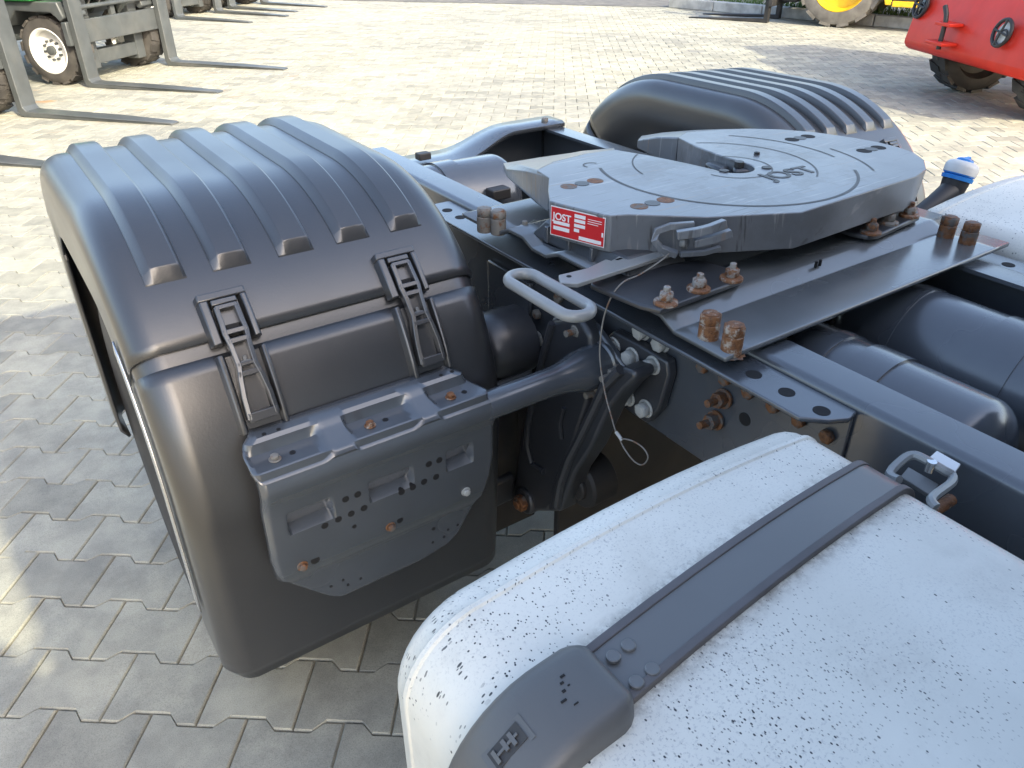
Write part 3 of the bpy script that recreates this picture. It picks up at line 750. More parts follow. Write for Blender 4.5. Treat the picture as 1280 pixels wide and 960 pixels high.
part(ramp_piece([P(686, 222), (.935, 1.270), (1.0, 1.300), (1.10, 1.312), (1.172, 1.300)],
                [P3(633, 212, 1.062), P3(629, 204, 1.050), P3(672, 197, 1.050), P3(722, 190, 1.056), P3(768, 187.5, 1.074)], .016), 'lead_in_ramp', 'fifth', fifth, smooth=40, bevel=.003)
part(ramp_piece([(1.368, 1.300), (1.42, 1.325), (1.50, 1.300), (1.575, 1.262)],
                [P3(797, 175, 1.066), P3(801, 170, 1.060), P3(840, 167, 1.066), P3(880, 165.5, 1.080)], .02), 'lead_in_ramp', 'fifth', fifth, smooth=40, bevel=.003)
# lock jaw in the throat
jw = [P(a, b, 1.090) for a, b in ((914, 200.5), (930, 199.5), (944, 204), (948, 208), (940, 212), (917, 211))]
part(MB().prism([(x, y, 1.040) for x, y in jw], (0, 0, .050)), 'lock_jaw', 'cast', fifth, bevel=.008, seg=3)
part(MB().prism([(1.290, 1.095, 1.040), (1.326, 1.100, 1.040), (1.330, 1.150, 1.040), (1.300, 1.150, 1.040)], (0, 0, .046)), 'lock_bar', 'cast', fifth, bevel=.006)
part(MB().box((1.20, .98, 1.032), (1.35, 1.20, 1.040)), 'throat_floor', 'grease', fifth)
def ribbon(c, r, a0, a1, wd, name='grease_groove', z=FZ + .0006, n=40):
    rows = [[(c[0] + (r + o) * math.cos(R(a0 + (a1 - a0) * i / n)), c[1] + (r + o) * math.sin(R(a0 + (a1 - a0) * i / n)), z) for o in (-wd, wd)] for i in range(n + 1)]
    part(MB().grid(rows), name, 'grease', fifth, smooth=0)
GC = (1.277, 1.075)
ribbon(KP, .080, -170, 60, .0016); ribbon(GC, .262, 150, 318, .0030); ribbon(GC, .262, -20, 40, .0022); ribbon(GC, .185, -60, 62, .0018); ribbon(GC, .300, -42, -8, .0020); ribbon(GC, .190, 118, 165, .0015)
for cx_, cy_, a0, a1 in ((1.05, 1.232, 20, 200),): ribbon((cx_, cy_), .018, a0, a1, .0018, n=16)
for i, (px, py) in enumerate(((711, 233), (744, 226), (799, 258), (832, 250), (990, 174.5), (1010, 170.5), (1080, 188.5), (1098, 184.5))):
    x, y = P(px, py)
    part(MB().cyl((x, y, FZ - .01), (x, y, FZ + .0005), .0165, n=22), 'hole', 'rust_dark' if i < 4 else 'dark_void', fifth)
for px, py in ((727.5, 229.5), (815.5, 254), (1000, 172.5), (1089, 186.5)):
    x, y = P(px, py); part(MB().cyl((x, y, FZ - .01), (x, y, FZ + .0008), .0145, n=22), 'plug', 'fork', fifth)
for px, py in ((905, 214), (958, 210), (924, 203)):
    x, y = P(px, py); part(MB().cyl((x, y, FZ - .01), (x, y, FZ + .0022), .010, n=16), 'hole', 'grease', fifth)
x, y = P(946, 193); part(MB().lathe((x, y, FZ), (0, 0, 1), [(0, .007), (.002, .006), (.003, .0065), (.005, .006), (.006, 0)], 12), 'grease_nipple', 'black_plastic', fifth)
# cast lettering
def letters(txt, name, mat, parent, o, ux, uy, size, depth):
    cu = bpy.data.curves.new('t', 'FONT'); cu.body = txt; cu.size = size; cu.extrude = depth; cu.align_x = 'CENTER'; cu.align_y = 'CENTER'; cu.offset = size * .018
    to = bpy.data.objects.new('t', cu); col.objects.link(to)
    me = bpy.data.meshes.new_from_object(to); bpy.data.objects.remove(to)
    ux = Vector(ux).normalized(); uz = ux.cross(Vector(uy)).normalized(); uy = uz.cross(ux)
    mb = MB(); mb.v = [Vector(o) + ux * v.co.x + uy * v.co.y + uz * v.co.z for v in me.vertices]; mb.f = [tuple(p.vertices) for p in me.polygons]
    bpy.data.meshes.remove(me)
    return part(mb, name, mat, parent, smooth=0)
a_ = Vector((*P(940, 226), FZ)); b_ = Vector((*P(1030, 208), FZ))
letters('JOST', 'cast_lettering', 'grease', fifth, (a_ + b_) / 2 + Vector((0, 0, .0004)), b_ - a_, (0, 1, 0), .062, .0006)
# red type plate on the near flank
la, lb = Vector((.8375, 1.092, FZ)), Vector((.8775, .974, FZ))
lu = (lb - la).normalized(); lnrm = lu.cross(Vector((0, 0, 1))).normalized()
if lnrm.x > 0: lnrm = -lnrm
lab = fifth
def lrect(u0, u1, z0, z1, out, mat, name):
    q = [la + lu * u0 + Vector((0, 0, z0)), la + lu * u1 + Vector((0, 0, z0)), la + lu * u1 + Vector((0, 0, z1)), la + lu * u0 + Vector((0, 0, z1))]
    q = [v + lnrm * out for v in q]
    MB().prism(q, lnrm * .0006).build(name, mat, lab, smooth=0)
LU = .114
sk = lambda z: z
lrect(.003, LU + .005, -.061, -.0055, .0040, 'label_white', 'plate_edge'); lrect(.0045, LU + .0035, -.0595, -.0072, .0044, 'label_red', 'red_field')
for u0, u1, z0, z1 in ((.010, .045, -.049, -.042), (.010, .045, -.038, -.032), (.055, .078, -.0175, -.011), (.055, .078, -.026, -.020), (.055, .078, -.035, -.029), (.055, .066, -.044, -.038), (.066, .113, -.057, -.0505), (.083, .112, -.0155, -.0145), (.083, .112, -.0195, -.0185), (.083, .105, -.0235, -.0225), (.113, .1165, -.042, -.034)):
    lrect(u0, u1, z0, z1, .0049, 'label_white', 'print_field')
letters('JOST', 'plate_lettering', 'label_white', lab, la + lu * .028 + Vector((0, 0, -.024)) + lnrm * .0052, lu, (0, 0, 1), .0185, .0003)
# bearing feet under the plate, each with a rubber block and three nuts
def foot(pxs, poly, nm, mats, zf=.9965):
    part(MB().prism([(*P(a, b, zf), zf) for a, b in poly], (0, 0, .010)), 'foot_plate', 'cast', fifth, bevel=.003)
    for (a, b), mt in zip(pxs, mats):
        p = onz(a, b, zf + .010); inst(B_washer, p, fifth, None, mt); inst(B_foot, p + Vector((0, 0, .006)), fifth, (0, 0, 1), 'nut_paint' if mt == 'rust' else mt, random.random())
foot(((832, 379), (873, 362), (914, 349)), [(800, 388), (826, 394), (927, 356), (922, 344), (870, 330), (780, 345), (740, 352), (738, 362)], '', ('rust', 'rust', 'rust'))
foot(((1088, 291), (1110, 279), (1136, 270)), [(1065, 297), (1084, 301), (1098, 299), (1148, 276), (1146, 264), (1110, 258), (1030, 285)], '', ('rust_dark', 'zinc_dirty', 'rust'))
p = onz(656, 290, .985); inst(B_foot, p, fifth, (0, 0, 1), 'zinc_dirty')
part(MB().prism([(*P(a, b, .985), .985) for a, b in ((643, 292), (668, 277), (700, 283), (745, 300), (760, 330), (690, 312))], (0, 0, .006)), 'foot_plate', 'cast', fifth, bevel=.003)
# ribbed pedestal below the near flank (walls with pockets) and the far one
for fx in ((lambda x: x), MX):
    ped = MB().hexa([(fx(.868), .905, .996), (fx(1.02), .905, .996), (fx(1.02), 1.20, .996), (fx(.868), 1.20, .996), (fx(.885), .93, 1.034), (fx(1.0), .93, 1.034), (fx(1.0), 1.17, 1.034), (fx(.885), 1.17, 1.034)])
    part(ped, 'bearing_block', 'cast', fifth, bevel=.006)
    for i in range(4):
        y = .935 + i * .068
        part(MB().box((fx(.866), y, .9975), (fx(.884), y + .010, 1.030)), 'bearing_rib', 'chassis', fifth, bevel=.002)
# --- release handle: flat serrated bar, loop grip, latch block and safety wire
hz = 1.022
pb = [Vector((*P(a, b, hz), hz)) for a, b in ((698, 349), (735, 340), (757, 329), (764, 331), (775, 324), (781, 326), (822, 309), (850, 305), (838, 322), (722, 360), (700, 359))]
part(MB().prism(pb, (0, 0, .008)), 'release_bar', 'light_paint', fifth, bevel=.0015)
part(MB().cyl((*P(711, 351, hz), hz + .004), (*P(711, 351, hz), hz + .0086), .0045, n=14), 'hole', 'dark_void', fifth)
x0, x1, y0, y1 = .668, .720, .812, 1.000; rr = .026; zc = hz + .001
loop = []
ca = ((x0 + x1) / 2, y1 - rr); cb = ((x0 + x1) / 2, y0 + rr)
loop += [(ca[0] + rr * math.cos(R(a)), ca[1] + rr * math.sin(R(a)), zc) for a in range(0, 181, 15)]
loop += [(ca[0] - rr, ca[1] + (cb[1] - ca[1]) * t, zc) for t in (.25, .5, .75)]
loop += [(cb[0] + rr * math.cos(R(a)), cb[1] + rr * math.sin(R(a)), zc) for a in range(180, 361, 15)]
loop += [(ca[0] + rr, cb[1] + (ca[1] - cb[1]) * t, zc) for t in (.25, .5, .75)]
part(MB().tube(loop, .0098, 14, True), 'loop_grip', 'light_paint', fifth)
ux_ = (pb[6] - pb[0]).normalized(); uy_ = Vector((-ux_.y, ux_.x, 0))
def obox(o, a, b, name, mat, bev=.002):
    q = []
    for z in (a[2], b[2]):
        for (u_, v_) in ((a[0], a[1]), (b[0], a[1]), (b[0], b[1]), (a[0], b[1])): q.append(o + ux_ * u_ + uy_ * v_ + Vector((0, 0, z)))
    return part(MB().hexa(q), name, mat, fifth, bevel=bev)
def flatbar(pxz, r, name, mat='fifth'):
    part(MB().tube([Vector(P3(*q)) for q in pxz], r, 4), name, mat, fifth, bevel=.0015, smooth=0)
flatbar([(868, 281, 1.092), (838, 283, 1.088), (821, 289, 1.080), (818, 300, 1.066), (826, 311, 1.050), (846, 318, 1.040)], .0085, 'latch_clamp')
flatbar([(846, 294, 1.082), (872, 290, 1.088), (888, 286, 1.094), (906, 279, 1.100)], .0105, 'latch_finger')
flatbar([(868, 304, 1.066), (890, 299, 1.074), (914, 291, 1.084)], .0100, 'latch_finger')
flatbar([(850, 318, 1.040), (880, 316, 1.040), (900, 310, 1.046)], .0065, 'latch_link')
q = Vector(P3(852, 303, 1.066)); inst(B_web_s, q, fifth, Vector((.35, -.9, .1)), 'strap')
wire = [(836, 317), (826, 326), (800, 343), (780, 352), (766, 368), (756, 392), (751, 420), (750, 450), (756, 490), (764, 520), (770, 540), (776, 548)]
wx = [.93, .90, .87, .83, .81, .80, .79, .785, .78, .775, .775, .775]
wp = [onx(a, b, x) for (a, b), x in zip(wire, wx)]
lp = [onx(a, b, .775) for a, b in ((776, 548), (790, 551), (804, 560), (810, 572), (803, 581), (792, 576), (780, 560), (773, 545))]
def smoothpath(p, n=5):
    r = []
    for i in range(len(p) - 1):
        a = p[max(i - 1, 0)]; b = p[i]; c = p[i + 1]; d = p[min(i + 2, len(p) - 1)]
        for k in range(n):
            t = k / n; r.append(.5 * ((2 * b) + (c - a) * t + (2 * a - 5 * b + 4 * c - d) * t * t + (3 * b - a - 3 * c + d) * t ** 3))
    return r + [p[-1]]
part(MB().tube(smoothpath(wp), .0014, 6).tube(smoothpath(lp), .0014, 6), 'safety_wire', 'zinc_dirty', fifth)
part(MB().cyl(wp[-2], wp[-1] + (wp[-1] - wp[-2]) * .3, .0032, n=8), 'wire_ferrule', 'zinc', fifth)

# --- fuel tanks
def tank_profile(x0, x1, zt, zb, r0, r1, crown, n=8):
    """closed section in x,z, starting at the outer side going over the top; r0 outer, r1 inner top corner radius"""
    p = []
    rb = .07
    p += [(x0 + rb - rb * math.cos(R(a)), zb + rb - rb * math.sin(R(a))) for a in range(90, -1, -15)]
    p += [(x0 + r0 - r0 * math.cos(R(a)), zt - r0 + r0 * math.sin(R(a))) for a in range(0, 91, 10)]
    a0, a1 = x0 + r0, x1 - r1
    p += [(a0 + (a1 - a0) * i / n, zt + crown * (1 - (2 * i / n - 1) ** 2)) for i in range(1, n)]
    p += [(x1 - r1 + r1 * math.sin(R(a)), zt - r1 + r1 * math.cos(R(a))) for a in range(0, 91, 10)]
    p += [(x1 - rb + rb * math.cos(R(a)), zb + rb - rb * math.sin(R(a))) for a in range(0, 91, 15)]
    return p
TX0, TX1, TZT, TYE = .186, .812, .972, .497
def tank(name, x0, x1, zt, zb, y_end, y0, mir, label):
    tk = empty(name, ((x0 + x1) / 2, (y_end + y0) / 2, zb)); tk.parent = truck; tk.location = WO[tk] - WO[truck]; tk['label'] = label
    pr = tank_profile(x0, x1, zt, zb, .095, .055, .014)
    if mir: pr = [(x0 + x1 - x, z) for x, z in pr]
    cx, cz = (x0 + x1) / 2, (zt + zb) / 2
    def ring(y, inset):
        return [(cx + (x - cx) * (1 - inset / (x1 - x0) * 2), y, cz + (z - cz) * (1 - inset / (zt - zb) * 2)) for x, z in pr]
    ys = [(y0, 0), (y_end - .050, 0), (y_end - .046, .0), (y_end - .0435, -.0018), (y_end - .038, -.0018), (y_end - .034, .0010), (y_end - .022, .0022), (y_end - .013, .0050), (y_end - .006, .0095), (y_end - .002, .015), (y_end, .023)]
    rows = [ring(y, i) + [ring(y, i)[0]] for y, i in ys]
    m = MB().grid(rows)
    n = len(rows[0]); m.f.append(tuple((len(rows) - 1) * n + i for i in range(n - 1)))
    m.f.append(tuple(reversed(range(n - 1))))
    part(m, 'tank_shell', 'tank', tk, smooth=35)
    return tk, pr
tank_n, prn = tank('fuel_tank', TX0, TX1, TZT, .36, TYE, -1.0, False, 'white fuel tank with a grey strap and moulded cover on its corner')
FTX0, FTX1 = MX(.812), MX(.15)
tank_f, prf = tank('fuel_tank', FTX0, FTX1, .975, .36, .885, -1.0, True, 'white fuel tank on the far side with a blue capped neck behind it')
# strap over the near tank: flat steel band with rubber edging, following the section
sp = prn[6:]                                         # from the outer side upwards
i_end = max(i for i, (x, z) in enumerate(sp) if z > TZT - .05 and x > .5)
sp = [(TX0, .45)] + sp[1:i_end + 1]
nrm = []
for i in range(len(sp)):
    a = sp[max(0, i - 1)]; b = sp[min(len(sp) - 1, i + 1)]; d = math.hypot(b[0] - a[0], b[1] - a[1]); nrm.append((-(b[1] - a[1]) / d, (b[0] - a[0]) / d))
SY0, SY1 = .304, .358
def band(y0, y1, o0, o1, name, mat, pts=None, nr=None, bev=.0):
    pts = pts or sp; nr = nr or nrm
    rows = [[(x + nx * o, y + .075 * (x - .52), z + nz * o) for y, o in ((y0, o0), (y0, o1), (y1, o1), (y1, o0), (y0, o0))] for (x, z), (nx, nz) in zip(pts, nr)]
    m = MB().grid(rows); k = (len(rows) - 1) * 5
    m.f += [(0, 1, 2, 3), (k + 3, k + 2, k + 1, k)]
    return part(m, name, mat, tank_n, smooth=50, bevel=bev)
band(SY0, SY1, .0035, .0065, 'tank_strap', 'strap')
band(SY0 - .006, SY0 + .003, .000, .0085, 'rubber_edge', 'rubber_edge', bev=.001); band(SY1 - .003, SY1 + .006, .000, .0085, 'rubber_edge', 'rubber_edge', bev=.001)
for px, py in ((786, 804), (767, 818), (816, 834), (796, 850)):
    p = onz(px, py, TZT + .018); part(MB().lathe((p.x, p.y, TZT + .0135), (0, 0, 1), [(0, .0068), (.0025, .0068), (.0032, .0058), (.0030, 0)], 18), 'rivet', 'strap', tank_n, smooth=30)
# moulded cover of the strap tensioner: a rounded pad bent over the corner
si = [0.0]
for a, b in zip(sp, sp[1:]): si.append(si[-1] + math.hypot(b[0] - a[0], b[1] - a[1]))
def at(s):
    for i in range(len(si) - 1):
        if si[i + 1] >= s:
            t = (s - si[i]) / (si[i + 1] - si[i]); return [sp[i][k] * (1 - t) + sp[i + 1][k] * t for k in (0, 1)] + [nrm[i][k] * (1 - t) + nrm[i + 1][k] * t for k in (0, 1)]
    return list(sp[-1]) + list(nrm[-1])
s_top = next(si[i] for i, (x, z) in enumerate(sp) if x > .330 and z > .9)
for k_ in range(400):
    if at(s_top - .001 * k_)[0] < .322: s_top -= .001 * k_; break
s_bot = s_top - .30; yc = (SY0 + SY1) / 2 - .0175
PROF = [(0, .004), (.0012, .012), (.004, .0178), (.009, .0220), (.016, .0243), (.030, .0256), (.05, .0262)]
def pout(d):
    for (a, u_), (b, v_) in zip(PROF, PROF[1:]):
        if d <= b: return u_ + (v_ - u_) * (d - a) / (b - a)
    return PROF[-1][1]
dl = [0, .0012, .004, .009, .016, .024, .034]
SS = [s_top - d for d in dl] + [s_top - .046 - .014 * i for i in range(15)] + [s_bot + d for d in reversed(dl)]
rows = []; HY, RC = .0455, .026
for i, s_ in enumerate(SS):
    d = min(s_top - s_, s_ - s_bot); h = HY if d > RC else HY - RC + math.sqrt(max(0, RC * RC - (RC - d) ** 2))
    x, z, nx, nz = at(s_)
    cols = [-h, -h + .0012, -h + .004, -h + .009, -h + .016, -h + .026, -h * .3, 0, h * .3, h - .026, h - .016, h - .009, h - .004, h - .0012, h]
    cols = sorted(cols)
    r_ = [(x - nx * .002, yc - h, z - nz * .002)]
    for c_ in cols:
        o_2 = pout(min(d, h - abs(c_))); r_.append((x + nx * o_2, yc + c_, z + nz * o_2))
    r_.append((x - nx * .002, yc + h, z - nz * .002))
    rows.append(r_)
e0 = [(p[0] - at(s_top)[2] * .006, p[1], p[2] - at(s_top)[3] * .006) for p in rows[0]]
part(MB().grid([e0] + rows), 'strap_cover', 'pad', tank_n, smooth=60)
def padbox(s0, s1, y0, y1, o0, o1, name, mat, bev=0):
    q = []
    for o in (o0, o1):
        for s, y in ((s0, y0), (s1, y0), (s1, y1), (s0, y1)):
            x, z, nx, nz = at(s); q.append((x + nx * o, yc + y, z + nz * o))
    return part(MB().hexa(q), name, mat, tank_n, bevel=bev)
ws = s_top - .100
padbox(ws - .018, ws + .018, -.0125, .0125, .0240, .0268, 'window_frame', 'pad', .0)
padbox(ws - .0135, ws + .0135, -.0088, .0088, .0262, .0272, 'window_recess', 'black_plastic')
for a in ((-.010, .010, -.0012, .0012), (-.011, -.008, -.006, .006), (.004, .007, -.006, .006), (-.002, .001, -.004, .006)):
    padbox(ws + a[0], ws + a[1], a[2], a[3], .0270, .0282, 'raised_mark', 'pad')
for ds, dy, l_, w_ in ((-.042, .014, .004, .0010), (-.046, .009, .003, .0010), (-.049, .002, .003, .0012), (-.054, -.005, .005, .0009), (-.048, -.013, .004, .0005), (-.043, .004, .002, .0006)):
    padbox(s_top + ds - l_ / 2, s_top + ds + l_ / 2, dy - w_, dy + w_, .0250, .0265, 'paint_chip', 'dark_void')
# forged loop that anchors the strap to the rail
lk = [(1124, 600), (1112, 592), (1128, 575), (1140, 569), (1152, 572), (1180, 588), (1190, 594), (1189, 604), (1170, 618), (1164, 626), (1170, 634)]
def loopz(px, py): 
    t = (px - 1112) / 80.0; return .955 + .012 * math.sin(max(0, min(1, t)) * 3.14)
lp = [onz(a, b, loopz(a, b)) for a, b in lk]
part(MB().tube(smoothpath(lp, 3), .0058, 8), 'strap_loop', 'light_paint', tank_n)
q = [Vector((*P(a, b, .948), .948)) for a, b in ((1158, 577), (1170, 566), (1200, 583), (1190, 597))]
part(MB().prism(q, (0, 0, .004)), 'loop_plate', 'label_white', tank_n, bevel=.001)
q = [Vector((*P(a, b, .930), .930)) for a, b in ((1124, 600), (1134, 588), (1172, 610), (1162, 624))]
part(MB().prism(q, (0, 0, .006)), 'loop_base', 'strap', tank_n, bevel=.001)
p = onz(1179, 628, .93); part(MB().cyl((p.x - .02, p.y, .925), (p.x + .02, p.y, .925), .008, n=10), 'loop_bolt', 'rust', tank_n)
p = onz(1163, 583, .962); part(MB().cyl((p.x, p.y, .955), (p.x, p.y, .970), .006, n=10), 'loop_pin', 'alu', tank_n)
part(MB().box((.79, .24, .62), (.925, .40, .70)), 'tank_console', 'chassis', tank_n, bevel=.006)
# filler neck behind the far tank
c0 = ony(1150, 268, .95); c1 = ony(1186, 240, .95); c2 = ony(1195, 226, .95); c3 = ony(1206, 202, .95)
part(MB().tube([c0 - Vector((.20, 0, .06)), c0, c0 * .4 + c1 * .6, c1], [.022, .022, .024, .028], 14), 'filler_pipe', 'black_plastic', tank_f)
ax = (c3 - c2).normalized(); ln = (c3 - c2).length
part(MB().lathe(c2 - ax * .05, ax, [(0, 0), (0, .026), (.045, .032), (.052, .032)], 24), 'filler_neck', 'black_plastic', tank_f)
part(MB().lathe(c2 + ax * .002, ax, [(0, .030), (0, .037), (.009, .038), (.011, .033), (.013, .038), (.016, .0375), (.016, 0)], 28), 'cap_ring', 'blue_cap', tank_f)
part(MB().lathe(c2 + ax * .0165, ax, [(0, .034), (.001, .039), (.018, .040), (.027, .036), (.032, .027), (.032, 0)], 28), 'filler_cap', 'cap_grey', tank_f)
part(MB().lathe(c2 + ax * .048, ax, [(0, .021), (.006, .019), (.009, .010), (.009, 0)], 20).box(tuple(c2 + ax * .052 - Vector((.017, .004, .004))), tuple(c2 + ax * .052 + Vector((.017, .004, .006)))), 'cap_grip', 'blue_cap', tank_f)

# --- compressed-air vessels between the rails
def vessel(c, axis, r, l, straps, seams, name='air_vessel'):
    v = empty(name, c); v.parent = truck; v.location = WO[v] - WO[truck]
    a = Vector(axis).normalized()
    pr = [(0, 0)] + [(.55 * r * (1 - math.cos(R(t))), r * math.sin(R(t))) for t in range(10, 91, 10)]
    pr += [(l - h, rr_) for h, rr_ in reversed(pr)]
    part(MB().lathe(Vector(c) - a * l / 2, a, pr, 44), 'vessel_shell', 'chassis', v, smooth=50)
    for s0, s1, th in straps:
        part(MB().lathe(Vector(c) - a * l / 2, a, [(s0, r - .002), (s0, r + th), (s1, r + th), (s1, r - .002)], 44), 'vessel_band', 'chassis', v, smooth=35)
    return v
vessel((1.123, .545, .820), (0, -1, 0), .110, .42, ((.10, .125, .003), (.165, .225, .004)), ())
vessel((1.412, .50, .820), (0, -1, 0), .116, .62, ((.10, .16, .002), (.30, .37, .003), (.47, .475, .002)), ())
vessel((1.110, 1.88, .835), (1, 0, 0), .118, .36, ((.10, .16, .005),), ())
m = MB().box((1.13, 1.735, .87), (1.19, 1.775, .900)); part(m, 'band_clamp', 'black_plastic', bevel=.004)
part(MB().box((1.005, .72, .70), (1.529, .90, .78)), 'cross_member', 'cast', bevel=.008)
part(MB().tube([(1.02, 1.45, .90), (1.15, 1.50, .93), (1.24, 1.62, .86), (1.26, 1.75, .78)], .011, 8), 'air_hose', 'black_plastic')
part(MB().lathe((1.30, 1.66, .80), (0, 0, 1), [(0, 0), (0, .06), (.06, .06), (.075, .045), (.09, .045), (.09, 0)], 24), 'valve_body', 'black_plastic')
# gull-shaped rear cross member
rows = []
for i in range(25):
    x = .93 + (1.604 - .93) * i / 24; t = max(0, min(1, (x - 1.18) / .24)); t = t * t * (3 - 2 * t)
    z = .915 + .052 * t; dp = .055 + .03 * (1 - t)
    rows.append([(x, 2.03 - .04 * (1 - t), z - .012), (x, 2.03 - .04 * (1 - t), z), (x, 2.045, z + .006), (x, 2.125, z + .006), (x, 2.14, z - .004), (x, 2.14, .70)])
part(MB().grid(rows), 'rear_cross_member', 'chassis', solid=.008, smooth=35)
part(MB().box((1.06, 2.02, .928), (1.10, 2.05, .948)), 'cable_clip', 'black_plastic', bevel=.003)
p = onz(684, 158, .975); inst(B_web_s, (1.545, 2.06, .973), truck, (0, 0, 1), 'zinc_dirty')
for x, z in ((1.528, .88), (1.528, .80)):
    inst(B_web_s, (1.600 - .074, 1.9, z), truck, (-1, 0, 0))

# --- the cab in front, behind the camera; its shadow lies over the chassis
cab = empty('cab', (XC, -1.7, .9)); cab.parent = truck; cab.location = WO[cab] - WO[truck]
sec = [(-.46, .95), (-.46, 2.70), (-.50, 2.84), (-.62, 2.90), (-1.5, 2.90), (-1.82, 2.74), (-1.98, 2.1), (-2.05, 1.5), (-2.05, .75), (-.9, .75)]
part(MB().prism([(.13, y, z) for y, z in sec], (2.274, 0, 0)), 'cab_shell', 'cab', cab, bevel=.05, seg=3)
part(MB().box((.6, -.4585, 1.8), (1.93, -.452, 2.3)), 'rear_window', 'glass', cab, bevel=.003)
for s in (-1, 1):
    xs = XC + s * 1.133
    part(MB().box((min(XC + s * 1.150, XC + s * 1.37), -1.7, .5), (max(XC + s * 1.150, XC + s * 1.37), -.52, 1.42)), 'shade_fairing', 'cab', cab, bevel=.04, seg=3)  # added unseen box, shades the ground below the sun patch
    part(MB().prism([(xs - .012, -.47, 1.35), (xs - .012, -.47, 2.60), (xs - .012, -.20, 2.50), (xs - .012, -.10, 1.45)], (.024, 0, 0)), 'side_deflector', 'cab', cab, bevel=.006)
    part(MB().box((xs + s * .18 - .13, -2.06, 1.85), (xs + s * .18 + .13, -1.96, 2.46)), 'mirror', 'black_plastic', cab, bevel=.03)
    part(MB().cyl((xs - s * .06, -1.80, 2.35), (xs + s * .1, -2.0, 2.35), .02, n=10).cyl((xs - s * .06, -1.85, 1.95), (xs + s * .1, -2.0, 1.95), .02, n=10), 'mirror_arm', 'black_plastic', cab)
    for k in (0,):
        MB().lathe((xs - s * .30, -1.9, .48), (s, 0, 0), [(0, .29), (0, .45), (.03, .48), (.27, .48), (.30, .45), (.30, .29)], 40).build('front_tyre', 'tyre', cab)

# ------------------------------------------------------------------ forklifts
def wheel(parent, c, ax, r, wd, rimmat, tyremat, lugs=18, hub='strap', cheap=False):
    """axis ax points to the outside"""
    ax = Vector(ax); wh = empty('wheel', c, world=False); WO[wh] = Vector(c); wh.parent = parent; wh.location = Vector(c) - WO[parent]
    o = Vector(c) - ax * wd / 2; rr_ = r * .66
    pr = [(0, rr_), (0, r * .80), (.02, r * .93), (wd * .16, r * .97), (wd * .84, r * .97), (wd - .02, r * .93), (wd, r * .80), (wd, rr_)]
    m = MB().lathe(o, ax, pr, 40)
    u = ax.orthogonal().normalized(); v = ax.cross(u)
    for i in range(lugs):
        for side in (0, 1):
            a = 2 * math.pi * (i + side * .5) / lugs; da = 2 * math.pi / lugs * .32; sk_ = .25 * (2 * math.pi / lugs)
            h0, h1 = (.012, wd * .55) if side == 0 else (wd * .45, wd - .012)
            q = []
            for rad in (r * .93, r * 1.0):
                for hh, aa in ((h0, a - da), (h1, a - da + sk_), (h1, a + da + sk_), (h0, a + da)):
                    q.append(o + ax * hh + (u * math.cos(aa) + v * math.sin(aa)) * rad)
            m.hexa(q)
    m.build('tyre', tyremat, wh, smooth=30)
    MB().lathe(o, ax, [(wd * .98, rr_ + .004), (wd * 1.0, rr_ - .012), (wd * .93, rr_ - .03), (wd * .72, rr_ * .86), (wd * .70, rr_ * .45), (wd * .78, rr_ * .30), (wd * .78, 0)], 36).build('rim', rimmat, wh, smooth=40)
    MB().lathe(o, ax, [(0, rr_ + .004), (wd * .3, rr_ * .85), (wd * .35, 0)], 30).build('rim_back', rimmat, wh)
    if not cheap:
        MB().lathe(o, ax, [(wd * .779, rr_ * .22), (wd * .90, rr_ * .20), (wd * .93, rr_ * .12), (wd * .93, 0)], 20).build('hub', hub, wh)
        for i in range(10):
            a = 2 * math.pi * i / 10; p = o + ax * (wd * .715) + (u * math.cos(a) + v * math.sin(a)) * rr_ * .42
            MB().cyl(p, p + ax * .03, .013, n=6).build('wheel_nut', hub, wh)
    return wh
